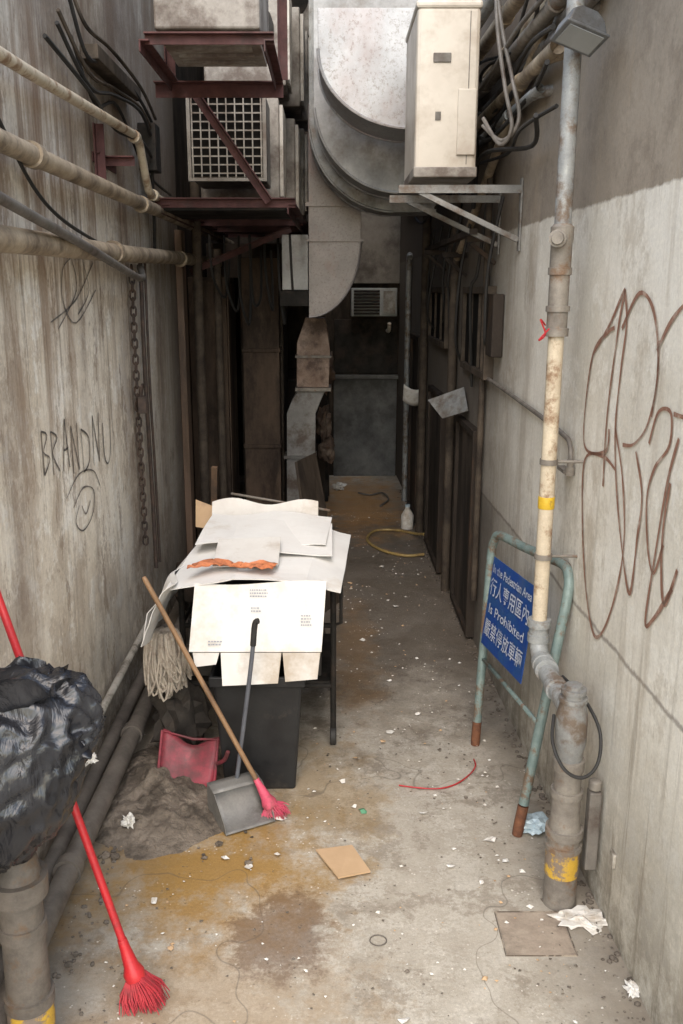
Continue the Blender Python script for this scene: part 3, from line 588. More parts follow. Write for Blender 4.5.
b=B(); b.bx(-.72,-.42,7.55,7.80,0,2.35); b.bx(-.73,-.41,7.53,7.82,1.60,1.63); b.bx(-.73,-.41,7.53,7.82,.80,.83); new(b,'square_duct',brownduct,label='dark brown square duct standing by vent pipe',cat='duct',bev=.004)
b=B()
for k in range(7): b.tube(cr([(-.9+.1*k,7.0+.1*(k%3),2.5),(-.88+.1*k,7.0,2.2-.06*(k%4)),(-.80+.09*k,7.1,2.05-.1*(k%3)),(-.78+.08*k,7.3,2.4)],6),.010,6)
new(b,'cable_tangle',cablem,label='tangle of black cables under the condenser frame',cat='cable')
cloth=M('brown_cloth',(.16,.10,.065),(.08,.053,.04),(.22,.17,.13),8,.9)
for (x,y,z,rx,rz,sd) in ((-.06,8.2,.92,.07,.15,1),(-.03,8.35,.65,.08,.13,2),(-.05,8.5,1.35,.08,.2,5)):
    b=B(); b.blob((x,y,z),rx,.1,rz,.5,3,3,sd); new(b,'cloth_bundle',cloth,label='brown cloth bundle hanging beside the vent pipe',cat='cloth',group='cloth bundles beside the vent pipe')
r=root('louvre_unit','grey louvred ventilation unit on the end wall','air conditioner',(.5,10.15,1.82))
b=B(); b.bx(.23,.73,10.05,10.238,1.82,2.12); new(b,'casing',M('louvre_paint',(.34,.36,.36),(.26,.28,.28),(.12,.11,.1),5,.6),r,bev=.006)
b=B()
for k in range(8): b.box((.40,10.04,1.85+k*.034),(.28,.02,.012),(30,0,0))
new(b,'louvre',black,r)
b=B(); b.bx(.58,.71,10.035,10.049,1.85,2.09); new(b,'control_cover',galv,r)
pipe('white_waste_pipe','short white plastic waste pipe on end wall',[(.64,9.9,1.75),(.64,9.95,1.68),(.64,10.1,1.66),(.64,10.25,1.66)],.02,lightpaper)
pipe('upright_pipe','pale grey downpipe beside the narrow far wall',[(XR(9)-.04,9.0,0),(XR(9)-.04,9.0,2.2),(XR(9)-.04,8.9,2.4)],.028,pipegrey,3)
def window(lab,y0,y1,z0,z1,nm='window',bars=2,fm=None):
    r=root(nm,lab,nm.replace('_',' '),(XR((y0+y1)/2),(y0+y1)/2,z0))
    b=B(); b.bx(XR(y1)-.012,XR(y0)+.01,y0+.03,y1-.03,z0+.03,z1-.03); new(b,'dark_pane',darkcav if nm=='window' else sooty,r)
    b=B()
    xo=XR(y1)-.035; xi=XR(y0)+.01
    b.bx(xo,xi,y0,y0+.04,z0,z1); b.bx(xo,xi,y1-.04,y1,z0,z1); b.bx(xo,xi,y0+.042,y1-.042,z1-.04,z1); b.bx(xo,xi,y0+.042,y1-.042,z0,z0+.04)
    for k in range(bars): yy=y0+(y1-y0)*(k+1)/(bars+1); b.bx(xo+.008,xi,yy-.012,yy+.012,z0+.042,z1-.042)
    new(b,'frame',pipesoot if nm=='window' else sootmetal,r,bev=.003)
window('dark barred window in the darkened wall',4.95,5.85,1.62,2.12)
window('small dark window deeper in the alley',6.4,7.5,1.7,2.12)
window('dark narrow doorway in the darkened wall',5.2,5.95,.02,1.3,'doorway',0)
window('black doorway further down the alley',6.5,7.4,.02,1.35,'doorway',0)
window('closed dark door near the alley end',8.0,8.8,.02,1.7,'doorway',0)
pipe('upright_pipe','dark upright pipe between window and doorway',[(XR(6.1)-.04,6.15,0),(XR(6.1)-.04,6.15,2.9)],.03,pipesoot,2)
pipe('upright_pipe','rusty upright pipe beside the small window',[(XR(7.7)-.04,7.7,0),(XR(7.7)-.04,7.7,2.8)],.035,pipesoot,2)
pipe('upright_pipe','slim rusty pipe beside the dark doorway',[(XR(5.1)-.03,5.1,.3),(XR(5.1)-.03,5.1,2.9)],.018,pipesoot,2)
b=B()
for (y_,z_) in ((5.0,2.35),(5.9,2.3),(6.8,2.35)): b.bx(XR(y_)-.16,XR(y_)-.002,y_,y_+.035,z_,z_+.03); b.box((XR(y_)-.07,y_+.018,z_-.06),(.17,.025,.02),(0,38,0))
b.bx(XR(6)-.14,XR(6)-.10,4.9,7.2,2.382,2.41); new(b,'pipe_rack',sootmetal,label='black steel rack carrying cables over windows',cat='rack')
random.seed(9)
for i in range(7):
    y=4.7+i*.42; b=B(); b.tube(cr([(XR(y)-.04,y,2.55),(XR(y)-.06-.05*random.random(),y+.1,2.2),(XR(y)-.10*random.random()-.03,y+.2,1.8+.3*random.random()),(XR(y)-.03,y+.35,1.5+.4*random.random())],6),.009,6); new(b,'hanging_cable',cablem,label='black cable dangling down the darkened wall',cat='cable',group='cables dangling on the sooty wall')
b=B(); b.bx(XR(4.85)-.06,XR(4.85)-.002,4.72,4.90,1.76,2.08); new(b,'switch_box',sootmetal,label='sooty switch box fixed at the wall edge',cat='switch box',bev=.006)
b=B(); b.grid(lambda u_,v_:(XR(8)-.02-.17*u_,7.9-.05*u_-.08*v_,1.12+.15*v_+.05*u_-.03*math.sin(3*u_)),6,4); new(b,'hanging_notice',lightpaper,label='white paper sheet sticking out from the wall',cat='paper',solid=.002)
b=B(); x=XR(5.9); b.plate([(x-.02,5.75,1.50),(x-.23,5.9,1.40),(x-.15,5.75,1.30),(x-.01,5.6,1.37)],.006); new(b,'tilted_plate',galv,label='grey flap plate jutting from the darkened wall',cat='plate')

# ------------------------------------------------------------------ left base pipes, standpipe
GB='pipes along the wall base'
pipe('floor_pipe','thick grimy pipe lying along the wall base',[(-.92,.9,.12),(-.92,2.3,.12),(-.91,3.4,.12),(-.90,4.3,.13),(-.90,5.2,.13)],.040,pipelow,joints=(((-.92,2.75,.12),(0,1,0)),((-.908,3.75,.122),(0,1,0))),grp=GB)
pipe('floor_pipe','dark pipe low behind the thick one',[(-1.01,.9,.08),(-1.01,5.2,.08)],.032,pipelow,3,grp=GB)
pipe('floor_pipe','slim pale pipe along the wall base',[(-1.03,.9,.25),(-1.03,3.0,.25),(-1.03,5.0,.27)],.019,pipepale,3,grp=GB)
r=root('standing_pipe','short iron standpipe with yellow paint on concrete','pipe',(-.825,2.08,0))
b=B(); b.lathe((-.825,2.08,0),(0,0,1),[(0,.062),(.20,.060),(.201,.067),(.235,.067),(.236,.059),(.42,.057),(.421,.063),(.46,.063),(.461,.057),(.54,.057),(.541,.074),(.60,.076),(.601,.06),(.66,.05),(.67,.02)],28); new(b,'pipe_body',M('dark_iron_standpipe',(.15,.128,.106),(.09,.076,.062),(.13,.075,.038),13,.6,.1,.5,thr=(.54,.66)),r)
b=B(); b.lathe((-.825,2.08,.12),(0,0,1),[(0,.0615),(.003,.0630),(.078,.0628),(.079,.0605)],28); new(b,'painted_band',yellowp,r)

# garbage bag
r=root('garbage_bag','crumpled black plastic garbage bag resting on standpipe','garbage bag',(-.92,2.05,.66))
b=B()
rr=bmesh.ops.create_icosphere(b.bm,subdivisions=6,radius=1)
for v in rr['verts']:
    p=v.co.copy()
    q=p*1.7+Vector((2,5,1)); q2=Vector((p.x*3.2+mn.noise(p*3)*.9,p.y*3.2,p.z*1.0+mn.noise(p*2.5+Vector((7,7,7)))))
    d=1.0+.14*mn.noise(q)+.10*ridge(q2)+.045*ridge(q2*2.1+Vector((4,4,4)))+.02*ridge(q2*4.5)
    zz=p.z*d; tap=1-.10*max(0,zz)-.12*max(0,-zz)
    pull=max(0,p.x-.1)*max(0,p.z-.1)
    v.co=Vector((-.905+p.x*.265*d*tap+.03*zz+pull*.30,2.03+p.y*.20*d*tap,.915+zz*.255+pull*.05))
for f in b.bm.faces: f.smooth=True
new(b,'bag_body',bagm,r,sharp=0)
b=B()
def flap(u_,v_):
    # limp film hanging from the neck towards the alley, rooted inside the body
    x=-.86+.27*u_; z=1.13-.02*u_-(.20*v_)*(1-.50*u_)-.03*u_*u_
    w=.05*ridge(Vector((u_*2.0,v_*3.5,1)))+.022*ridge(Vector((u_*6,v_*6,4)))
    return (x+.035*mn.noise(Vector((v_*5,3,u_*2))),1.93+.03*u_+w,z+.04*mn.noise(Vector((u_*4,v_*3,1))))
b.grid(flap,44,44)
new(b,'bag_flap',bagm,r,label='limp loose flap of the bag mouth',sharp=0)
b=B()
def flap2(u_,v_):
    a=u_*math.pi*2; m=1+v_*.5+.5*v_*ridge(Vector((math.cos(a)*1.5,math.sin(a)*1.5,2)))
    return (-.82+.08*math.cos(a)*m+.05*v_,2.02+.06*math.sin(a)*m,1.09+.09*v_*(1+.9*mn.noise(Vector((math.cos(a)*1.3,math.sin(a)*1.3,v_*3))))+.02*ridge(Vector((math.cos(a)*2.5,math.sin(a)*2.5,v_*3))))
b.grid(flap2,60,16)
new(b,'bag_mouth',bagm,r,label='loose gathered mouth of the bag',sharp=0)

# ------------------------------------------------------------------ brooms etc
def broom(name,lab,foot,top,rh,mh,mb,ms,hl,spread,n=110):
    foot=Vector(foot);top=Vector(top);d=(top-foot).normalized()
    r=root(name,lab,'broom',foot); sok=foot+d*hl
    b=B(); b.cyl(sok-d*.01,top,rh,12); b.lathe(top,d,[(0,rh),(.01,rh*.8),(.012,rh*.3)],10); new(b,'handle',mh,r)
    b=B(); b.lathe(sok-d*.055,d,[(0,.030),(.02,.032),(.045,.022),(.10,rh+.004),(.13,rh+.002)],14); new(b,'brush_head',ms,r)
    b=B(); side=d.cross(Vector((0,1,0))).normalized(); fw=d.cross(side)
    for i in range(n):
        a=random.uniform(-1,1);c=random.uniform(-1,1)
        p0=sok-d*.05+side*a*.026+fw*c*.02
        p2=foot+side*a*spread*random.uniform(.6,1.15)+fw*c*spread*.5-d*random.uniform(-.03,.01); p2.z=max(p2.z,.005)
        p1=p0.lerp(p2,.55)+side*(a*.01+random.uniform(-.006,.006))
        b.tube([p0,p1,p2],[.0026,.0024,.0014],4)
    new(b,'bristles',mb,r); return r
broom('red_broom','red plastic broom leaning behind the garbage bag',(-.55,2.27,.0),(-.985,2.455,1.36),.0120,redp,redb,redp,.16,.070,230)
broom('wooden_broom','wooden-handled broom with pink bristles leaning on cardboard',(-.215,3.28,.0),(-.745,3.45,.97),.0105,wood,pinkb,pinkb,.11,.060,220)
r=root('dustpan','grey long-handled metal dustpan standing on concrete','dustpan',(-.37,3.3,0))
RM=Matrix.Translation((-.37,3.30,0))@Matrix.Rotation(rad(28),4,'Z')@Matrix.Translation((.37,-3.30,0))
def rp(b): bmesh.ops.transform(b.bm,matrix=RM,verts=b.bm.verts); return b
b=B(); b.grid(lambda u_,v_:(-.475+.21*u_-.01*v_,3.18+.18*v_,.008+.02*v_+.12*v_**3),6,10,True); new(rp(b),'pan_floor',panm,r,solid=.003)
for sx in (-.475,-.265):
    b=B(); b.plate([P(sx,3.18,.006),P(sx-.01,3.36,.02),P(sx-.01,3.36,.15),P(sx-.005,3.29,.13),P(sx,3.20,.04)],.003); new(rp(b),'pan_side',panm,r)
b=B(); b.grid(lambda u_,v_:(-.485+.21*u_,3.36-.07*v_,.148-.015*v_),4,3); new(rp(b),'pan_hood',panm,r,solid=.002)
b=B(); b.tube(cr([(-.385,3.345,.14),(-.365,3.34,.28),(-.315,3.32,.64),(-.297,3.315,.80)],4),.009,10); new(b,'handle',M('dark_grey_handle',(.12,.13,.15),(.08,.085,.1),None,9,.4),r)
b=B(); b.tube(cr([(-.303,3.316,.74),(-.294,3.315,.83),(-.280,3.31,.845)],4),.012,10); new(b,'grip',cablem,r)
r=root('dustpan','faded pink plastic dustpan tipped against the rubble','dustpan',(-.6,3.6,.03))
b=B(); b.grid(lambda u_,v_:(-.735+.23*u_+.01*v_+.02*u_*v_,3.46+.12*v_-.02*u_,.065+.15*v_+.03*math.cos(u_*6.28)*v_-.03*u_),10,8); new(b,'pan_floor',pinkp,r,solid=.004)
b=B(); b.tube([(-.735,3.45,.075),(-.73,3.57,.24),(-.595,3.57,.20),(-.485,3.55,.21),(-.495,3.44,.035)],.007,8); new(b,'pan_rim',pinkp,r)
b=B(); b.tube(cr([(-.49,3.50,.12),(-.45,3.46,.16),(-.43,3.44,.21)],4),.009,8); new(b,'handle',pinkp,r)

# bin
r=root('trash_bin','black square plastic bin under the cardboard','trash bin',(-.3,3.6,0))
b=B()
def tap(x0,x1,y0,y1,z0,z1,dx):
    lo=[(x0+dx,y0+dx,z0),(x1-dx,y0+dx,z0),(x1-dx,y1-dx,z0),(x0+dx,y1-dx,z0)]; hi=[(x0,y0,z1),(x1,y0,z1),(x1,y1,z1),(x0,y1,z1)]
    v=[b.bm.verts.new(p) for p in lo+hi]
    for f in ((0,3,2,1),(0,1,5,4),(1,2,6,5),(2,3,7,6),(3,0,4,7)): b.bm.faces.new([v[i] for i in f])
tap(-.49,-.115,3.46,3.80,.0,.53,.035); new(b,'bin_body',binm,r,bev=.012)
b=B()
for (a,c,e,f) in ((-.502,-.103,3.445,3.462),(-.502,-.103,3.798,3.815),(-.502,-.488,3.463,3.797),(-.117,-.103,3.463,3.797)): b.bx(a,c,e,f,.50,.545)
new(b,'bin_rim',binm,r,bev=.004)
r=root('hand_cart','dark steel trolley carrying the flattened cardboard','cart',(-.37,4.2,0))
b=B(); xs=(-.68,.015);ys=(3.90,4.50)
for x in xs:
    for y in ys: b.tube([(x,y,.08),(x,y,.84)],.014,10)
for z in (.30,.60,.84):
    b.tube([(xs[0],ys[0],z),(xs[1],ys[0],z),(xs[1],ys[1],z),(xs[0],ys[1],z)],.012,8,closed=True)
b.tube([(xs[1],ys[0],.84),(.05,ys[0]-.02,.80),(.05,ys[0]-.02,.62),(xs[1],ys[0],.60)],.008,8)
new(b,'frame',black,r)
for z in (.31,.845): b=B(); b.bx(xs[0],xs[1],ys[0],ys[1],z,z+.012); new(b,'shelf',black,r)
for x in xs:
    for y in ys:
        b=B(); b.lathe((x-.015,y,.045),(1,0,0),[(0,.04),(.005,.045),(.025,.045),(.03,.04)],16); new(b,'wheel',cablem,r)
dbx=M('dark_box',(.045,.038,.032),(.026,.023,.02),None,8,.7)
b=B(); b.bx(-.66,-.54,3.93,4.45,.33,.62); new(b,'storage_box',dbx,label='narrow dark box stored on the trolley shelf',cat='box',bev=.01)
b=B(); b.bx(-.52,-.04,3.93,4.45,.33,.70); new(b,'storage_box',dbx,label='wide dark box stored on the trolley shelf',cat='box',bev=.01)
b=B(); b.blob((-.70,3.86,.16),.13,.14,.17,.4,3,3,4); new(b,'dark_sack',M('dark_sack_cloth',(.05,.042,.034),(.03,.025,.021),(.08,.065,.05),8,.9),label='dark grimy sack slumped beside the trolley',cat='sack')
CG='flattened white cardboard boxes'
def sheet(lab,fn,nu=16,nv=10,mat=card,th=.004):
    b=B(); b.grid(fn,nu,nv,False); return new(b,'cardboard_sheet',mat,label=lab,cat='cardboard',group=CG,solid=th,sharp=0)
def topf(u_,v_):
    X=[-.79,-.77,-.69,-.40,-.10,.045]; Z=[.66,.78,.885,.945,.93,.875]
    t=u_*5; i=min(int(t),4); f=t-i
    x=X[i]+(X[i+1]-X[i])*f; z=Z[i]+(Z[i+1]-Z[i])*f
    return (x+.06*v_+.02*math.sin(v_*9)*max(0,.5-u_),3.55+.80*v_+.02*math.sin(u_*7),z+.012*mn.noise(Vector((u_*5,v_*4,0)))+.03*v_)
sheet('broad white cardboard box opened flat over the trolley',topf,40,16)
sheet('greyed cardboard side folding down beside the mop',lambda u_,v_:(-.66-.13*u_**.7+.02*math.sin(v_*7),3.48+.42*v_+.03*u_,.925-.27*u_-.03*v_+.015*mn.noise(Vector((u_*4,v_*4,5)))),14,12)
sheet('white cardboard sheet lying across the pile',lambda u_,v_:(-.62+.60*u_+.03*v_,3.98+.44*v_-.03*u_,.975+.035*v_+.010*math.sin(u_*8+v_*3)-.02*abs(u_-.5)),18,8)
sheet('thin white cardboard layer bent over the sheets',lambda u_,v_:(-.45+.46*u_,3.80+.45*v_+.05*u_,.972+.03*v_-.06*max(0,u_-.7)+.01*math.sin(u_*6)),16,8)
sheet('small white cardboard flap raised on the pile',lambda u_,v_:(-.50+.28*u_,3.66+.24*v_,.958+.055*v_+.01*u_),8,4,cardshade)
sheet('bent white box side standing behind the pile',lambda u_,v_:(-.60+.54*u_,4.42+.05*v_+.02*math.sin(u_*5),.96+.09*v_+.018*math.sin(u_*9)*v_),16,4,cardshade)
sheet('brown-edged cardboard piece behind the pile',lambda u_,v_:(-.70+.20*u_,4.54+.03*v_,.90+.14*v_-.03*u_-.05*u_*v_),4,4,cardbrown)
r=root('cardboard_box','white cardboard carton front with printed marks and flaps','cardboard',(-.3,3.5,.55),CG)
def fp(x,z): return Vector((x,3.415+.13*(z-.53)/.4,z))
b=B(); 
def panf(u_,v_):
    x=-.58+.545*u_+.02*v_; z=.655+(.265+.010*u_)*v_-.008*v_*math.sin(u_*6)
    p=fp(x,z); p.y+=.010*math.sin(u_*5+1)*v_; return p
b.grid(panf,18,8,False); new(b,'front_panel',card,r,solid=.004,sharp=0)
for x0,x1,zb,dy in ((-.565,-.455,.60,-.01),(-.45,-.20,.535,-.03),(-.195,-.04,.545,-.015)):
    b=B(); b.plate([fp(x0,.652),fp(x0+.012,zb)+P(0,dy,0),fp(x1-.012,zb+.01)+P(0,dy,0),fp(x1,.652)],.004); new(b,'bottom_flap',cardshade,r)
b=B(); random.seed(3)
for (cx,cz,n,wd) in ((-.33,.90,3,.07),(-.325,.83,2,.035),(-.12,.80,4,.04),(-.50,.70,2,.05)):
    for k in range(n):
        x=cx
        while x<cx+wd:
            w=random.uniform(.003,.010); z=cz-k*.012
            q=[fp(x,z-.0025),fp(x+w,z-.0025),fp(x+w,z+.0025),fp(x,z+.0025)]
            b.bm.faces.new([b.bm.verts.new(p+P(0,-.014,.0)) for p in q]); x+=w+.003
new(b,'printed_marks',ink,r)
b=B(); b.grid(lambda u_,v_:(-.60+.36*u_+.02*v_,3.60+.06*v_*(1+.5*math.sin(u_*9))+.03*math.sin(5*u_),.965+.008*u_+.03*abs(mn.noise(Vector((u_*8,v_*5,2))))),24,8); new(b,'orange_rag',orange,label='crumpled orange rag lying on the cardboard',cat='rag',solid=.003)
b=B(); b.cyl((-.52,4.62,1.06),(.0,4.53,.99),.007,8); new(b,'thin_rod',pipeold,label='thin rod lying behind the cardboard',cat='rod')
b=B(); b.plate([P(-.08,5.6,.0),P(.09,5.95,.0),P(-.10,6.3,.98),P(-.22,5.95,.98)],.02); new(b,'leaning_board',woodgrey,label='weathered dark board leaning beside the walkway',cat='board')
b=B(); b.plate([P(-.20,5.0,.0),P(-.02,5.15,.0),P(-.12,5.5,.75),P(-.27,5.35,.75)],.02); new(b,'leaning_board',woodgrey,label='short dirty plank leaning behind the trolley',cat='board')
b=B(); b.box((-.72,5.35,.55),(.035,.025,1.1),(13,4,0)); new(b,'timber_batten',M('dark_batten',(.17,.10,.055),(.10,.06,.035),(.05,.035,.025),9,.7),label='brown timber batten leaning behind the trolley',cat='timber')
b=B(); b.blob((-.55,5.5,.25),.42,.55,.42,.4,2,3,9,False); new(b,'junk_pile',M('dark_junk',(.035,.028,.022),(.02,.016,.013),(.07,.045,.03),8,.85,bump=.8,spec=.2),label='dark heap of junk behind the trolley',cat='junk')
# mop
r=root('string_mop','grey string mop head-up beside the trolley','mop',(-.75,3.85,0))
MX,MY,MZ=-.735,3.74,.62
b=B(); b.cyl((MX+.02,MY+.10,.03),(MX,MY,MZ+.01),.010,10); new(b,'handle',pipesoot,r)
b=B(); random.seed(5)
for i in range(105):
    a=random.uniform(0,2*math.pi); q=random.uniform(.35,1); L=random.uniform(.16,.30)
    dx,dy=math.cos(a)*q*.088,math.sin(a)*q*.07; w=random.uniform(-.05,.05); a2=a+random.uniform(.3,1.1)
    ex,ey=math.cos(a2)*q*.07,math.sin(a2)*q*.06
    b.tube(cr([(MX,MY,MZ),(MX+dx*.7,MY+dy*.7,MZ+.015),(MX+dx,MY+dy,MZ-.06),(MX+dx+w*.4,MY+dy,MZ-.6*L),(MX+(dx+ex)/2+w,MY+(dy+ey)/2,MZ-L),(MX+ex+w*.6,MY+ey,MZ-.7*L),(MX+ex*.8,MY+ey,MZ-.05),(MX,MY,MZ-.01)],3),.0060,5)
new(b,'mop_strings',mopm,r)
b=B()
def mound(u_,v_):
    x=-1.0+.68*u_; y=2.95+.90*v_; a=(u_-.38)/(.38 if u_<.38 else .62); c=(v_-.55)/.5; d=math.sqrt(a*a+c*c)+.22*mn.noise(Vector((x*5,y*5,8)))
    h=max(0,1-d)**1.1
    q=Vector((x*4,y*4,0))
    return (x,y,-.006+h*(.11+.05*mn.noise(q)+.03*ridge(q*2.5))+min(h*4,1)*(.012*mn.noise(q*6)+.008*mn.noise(q*14)))
b.grid(mound,110,110); new(b,'rubble_mound',rubble,label='low mound of broken concrete and dirt',cat='rubble',sharp=0)
random.seed(31)
for i in range(40):
    x=random.uniform(-.88,-.30); y=random.uniform(2.95,3.5); s_=random.uniform(.007,.022)
    hh=.05 if (-.85<x<-.6 and 3.2<y) else 0
    b=B(); b.blob((x,y,s_*.5+hh),s_,s_*.8,s_*.6,.6,2,1,i,False); new(b,'rubble_chunk',rubble,label='small broken chunk of concrete by the mound',cat='rubble',group='rubble chunks')

# ------------------------------------------------------------------ floor clutter
b=B(); b.plate([P(-.055,3.04,.012),P(.085,3.055,.022),P(.15,2.91,.010),P(.03,2.87,.012)],.006); new(b,'cardboard_scrap',cardbrown,label='tan cardboard piece lying on the concrete',cat='cardboard')
r=root('drain_cover','square concrete drain cover set in the ground','drain cover',(.67,2.58,0))
cvm=M('cover_concrete',(.38,.315,.245),(.27,.215,.165),(.16,.125,.095),9,.8,bump=.7)
b=B(); b.bx(.575,.80,2.495,2.70,-.02,.003); new(b,'cover_slab',cvm,r,bev=.001)
b=B()
for (a,c,e,f) in ((.570,.573,2.490,2.705),(.802,.805,2.490,2.705),(.574,.801,2.490,2.493),(.574,.801,2.702,2.705)): b.bx(a,c,e,f,-.02,.0035)
new(b,'cover_frame',M('cover_joint_dirt',(.16,.125,.095),(.10,.08,.06),(.36,.30,.23),14,.9,thr=(.5,.55)),r)
b=B(); b.tube(cr([(.30,3.52,.006),(.38,3.50,.006),(.47,3.49,.008),(.55,3.53,.006),(.62,3.60,.012),(.655,3.66,.02),(.66,3.74,.008)],6),.0032,6); new(b,'cord',redp,label='thin red cord lying on the concrete',cat='cord')
def crumple(name,lab,c,rx,ry,rz,mat,sd,cat,am=.5,sub=3,grp=None):
    b=B(); b.blob(c,rx,ry,rz,am,2.5,sub,sd,False); return new(b,name,mat,label=lab,cat=cat,group=grp)
crumple('plastic_bag','pale blue plastic bag lying beside the rail',(.82,3.2,.025),.065,.06,.028,bluebag,2,'bag')
crumple('paper_wad','crumpled white paper beside the drain stack',(.86,2.66,.010),.08,.045,.012,lightpaper,3,'paper',.9)
crumple('paper_wad','white paper scrap near the wall base',(.93,2.34,.010),.02,.03,.010,lightpaper,6,'paper',.8)
crumple('paper_wad','dirty paper wad on the rubble',(-.80,3.18,.05),.025,.025,.02,lightpaper,8,'paper',.8)
crumple('paper_wad','pale paper wad on the low pipes',(-.98,3.3,.26),.03,.022,.022,lightpaper,11,'paper',.8)
r=root('plastic_jug','white plastic jug by the far wall','jug',(.70,7.9,0))
b=B(); b.lathe((.70,7.9,0),(0,0,1),[(0,.055),(.12,.057),(.17,.03),(.18,.02),(.20,.02)],16); new(b,'jug_body',lightpaper,r)
b=B(); b.lathe((.70,7.9,.2),(0,0,1),[(0,.023),(.02,.023)],12); new(b,'jug_cap',bluebag,r)
b=B(); b.tube(cr([(.76,7.0,.02),(.60,6.98,.015),(.42,7.15,.015),(.32,7.45,.015),(.40,7.75,.015),(.60,7.75,.02),(.74,7.6,.03),(.80,7.4,.08)],8),.012,8); new(b,'garden_hose',hosem,label='yellow hose curled on the wet floor',cat='hose')
b=B(); b.tube(cr([(.30,9.3,.015),(.42,9.2,.015),(.55,9.3,.015),(.60,9.0,.015),(.5,8.7,.015)],6),.010,6); new(b,'loose_hose',cablegrey,label='grey hose near the end of the alley',cat='hose')
crumple('paper_wad','white litter at the end of the alley',(.10,9.5,.04),.06,.06,.04,lightpaper,13,'paper',.7)
b=B(); pts=[(.16+.028*math.cos(a),2.56+.025*math.sin(a),.004) for a in [i*math.pi/8 for i in range(16)]]; b.tube(pts,.002,5,closed=True); new(b,'rubber_ring',cablegrey,label='small dark ring lying on the concrete',cat='ring')
random.seed(11)
green=M('green_scrap',(.10,.30,.16),(.08,.22,.12),None,9,.6)
big=[(-.21,3.27,.05,lightpaper),(.02,3.06,.03,cardbrown),(.14,3.32,.045,green),(.10,3.35,.03,lightpaper),(.63,3.12,.04,lightpaper),(.22,2.22,.04,lightpaper),(-.40,3.0,.03,lightpaper),(.66,2.98,.035,lightpaper),(.02,4.1,.035,lightpaper),(.30,4.0,.04,lightpaper),(.25,3.9,.03,cardbrown),(.33,4.6,.03,lightpaper),(.45,4.2,.03,lightpaper),(-.30,2.95,.035,lightpaper),(-.62,2.75,.03,lightpaper),(.45,2.95,.03,lightpaper),(.38,3.3,.035,lightpaper),(-.52,2.52,.03,cardbrown),(-.2,3.02,.025,lightpaper),(.05,3.55,.03,lightpaper),(.12,3.75,.03,cardbrown),(.55,2.85,.02,lightpaper),(.2,5.2,.04,lightpaper),(.45,5.8,.04,lightpaper),(.15,6.3,.04,cardbrown),(.4,6.7,.04,lightpaper)]
for (x,y,s_,m_) in big:
    b=B(); k=random.randint(5,8); ph=random.random()*6; vs=[]; s_*=.8
    c0=b.bm.verts.new((x,y,.006+random.uniform(.002,.014)))
    for i in range(k):
        a=ph+2*math.pi*i/k; q=s_*random.uniform(.3,.95); vs.append(b.bm.verts.new((x+math.cos(a)*q,y+math.sin(a)*q*.8,.004+random.uniform(0,.012))))
    for i in range(k): b.bm.faces.new((c0,vs[i],vs[(i+1)%k]))
    new(b,'litter_scrap',m_,label='torn scrap of litter lying on the concrete',cat='litter',group='litter scraps on the concrete')
def stuff(name,mat,n,smin,smax,seed,hz=.004):
    random.seed(seed); b=B()
    for i in range(n):
        y=2.0+random.random()**1.5*6.5; x=random.uniform(-.85,.9)
        if y>3.2: x=random.uniform(-.1,.75)
        elif random.random()<.35: x=random.choice((random.uniform(-.9,-.5),random.uniform(.6,.93)))
        if mn.noise(Vector((x*2.6,y*2.6,seed)))<.02 and random.random()<.8: continue
        s_=smin+(smax-smin)*random.random()**2.6*(1 if random.random()<.9 else 1.7); a=random.random()*6
        vs=[b.bm.verts.new((x+math.cos(a+j*1.57+random.uniform(-.4,.4))*s_,y+math.sin(a+j*1.57+random.uniform(-.4,.4))*s_*.8,.003+random.uniform(0,hz))) for j in range(4)]
        top=b.bm.verts.new((x,y,.004+s_*.7))
        for j in range(4): b.bm.faces.new((vs[j],vs[(j+1)%4],top))
    new(b,name,mat,kind='stuff')
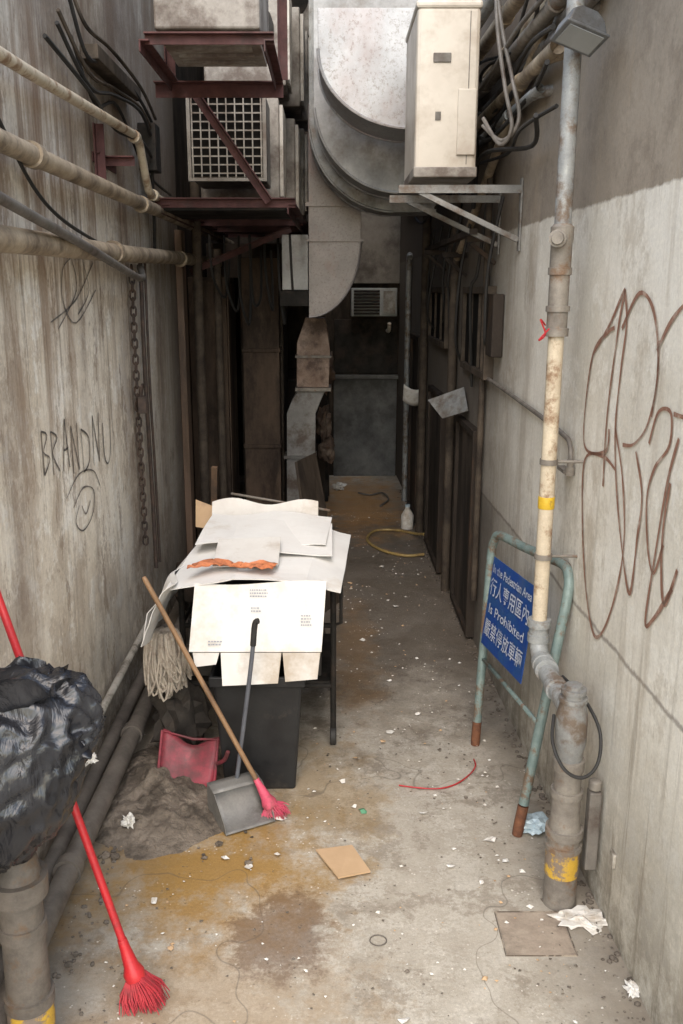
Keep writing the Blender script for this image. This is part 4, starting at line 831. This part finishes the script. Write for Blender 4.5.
stuff('pale_crumbs',lightpaper,1200,.0015,.010,1); stuff('dark_grit',gritm,1500,.0015,.008,2); stuff('brown_crumbs',cardbrown,400,.002,.009,3)
random.seed(21); b=B()
for side in (0,1):
    for i in range(420):
        y=random.uniform(1.8,9.5); s_=random.uniform(.003,.014)
        x=(XR(y)-abs(random.gauss(0,.035))-.005) if side else (XL+.20+abs(random.gauss(0,.05)))
        r_=bmesh.ops.create_icosphere(b.bm,subdivisions=1,radius=s_)
        k1,k2=random.uniform(.7,1.3),random.uniform(.7,1.3)
        for v in r_['verts']: v.co=Vector((v.co.x*k1+x,v.co.y*k2+y,v.co.z*.6+s_*.3))
new(b,'edge_gravel',gritm,kind='stuff')

# ------------------------------------------------------------------ light
w=D.worlds.new('World'); S.world=w; w.use_nodes=True
n=w.node_tree.nodes; l=w.node_tree.links
sky=n.new('ShaderNodeTexSky'); sky.sky_type='NISHITA'; sky.sun_disc=False; sky.sun_elevation=rad(48); sky.sun_rotation=rad(184)
mx=n.new('ShaderNodeMix'); mx.data_type='RGBA'; mx.blend_type='MULTIPLY'; mx.inputs[0].default_value=1; mx.inputs[7].default_value=(1,.89,.745,1)
bg=n['Background']; l.new(sky.outputs[0],mx.inputs[6]); l.new(mx.outputs[2],bg.inputs[0]); bg.inputs[1].default_value=.65
sd=D.lights.new('sun','SUN'); sd.energy=3.4; sd.angle=rad(70); sd.color=(1,.965,.905)
so=D.objects.new('sun',sd); col.objects.link(so)
az=rad(184); el=rad(50)
dirv=Vector((math.sin(az)*math.cos(el),math.cos(az)*math.cos(el),math.sin(el)))
so.rotation_euler=dirv.to_track_quat('Z','Y').to_euler()
cd=D.cameras.new('camera'); co=D.objects.new('camera',cd); col.objects.link(co)
co.location=(0,0,2.1); co.rotation_euler=(rad(90-13.86),0,0)
cd.sensor_fit='VERTICAL'; cd.sensor_height=36; cd.lens=900/1024*36; cd.shift_x=11.5/1024; cd.clip_end=200; cd.clip_start=.05
S.camera=co
S.view_settings.view_transform='Standard'; S.view_settings.look='None'; S.view_settings.exposure=0
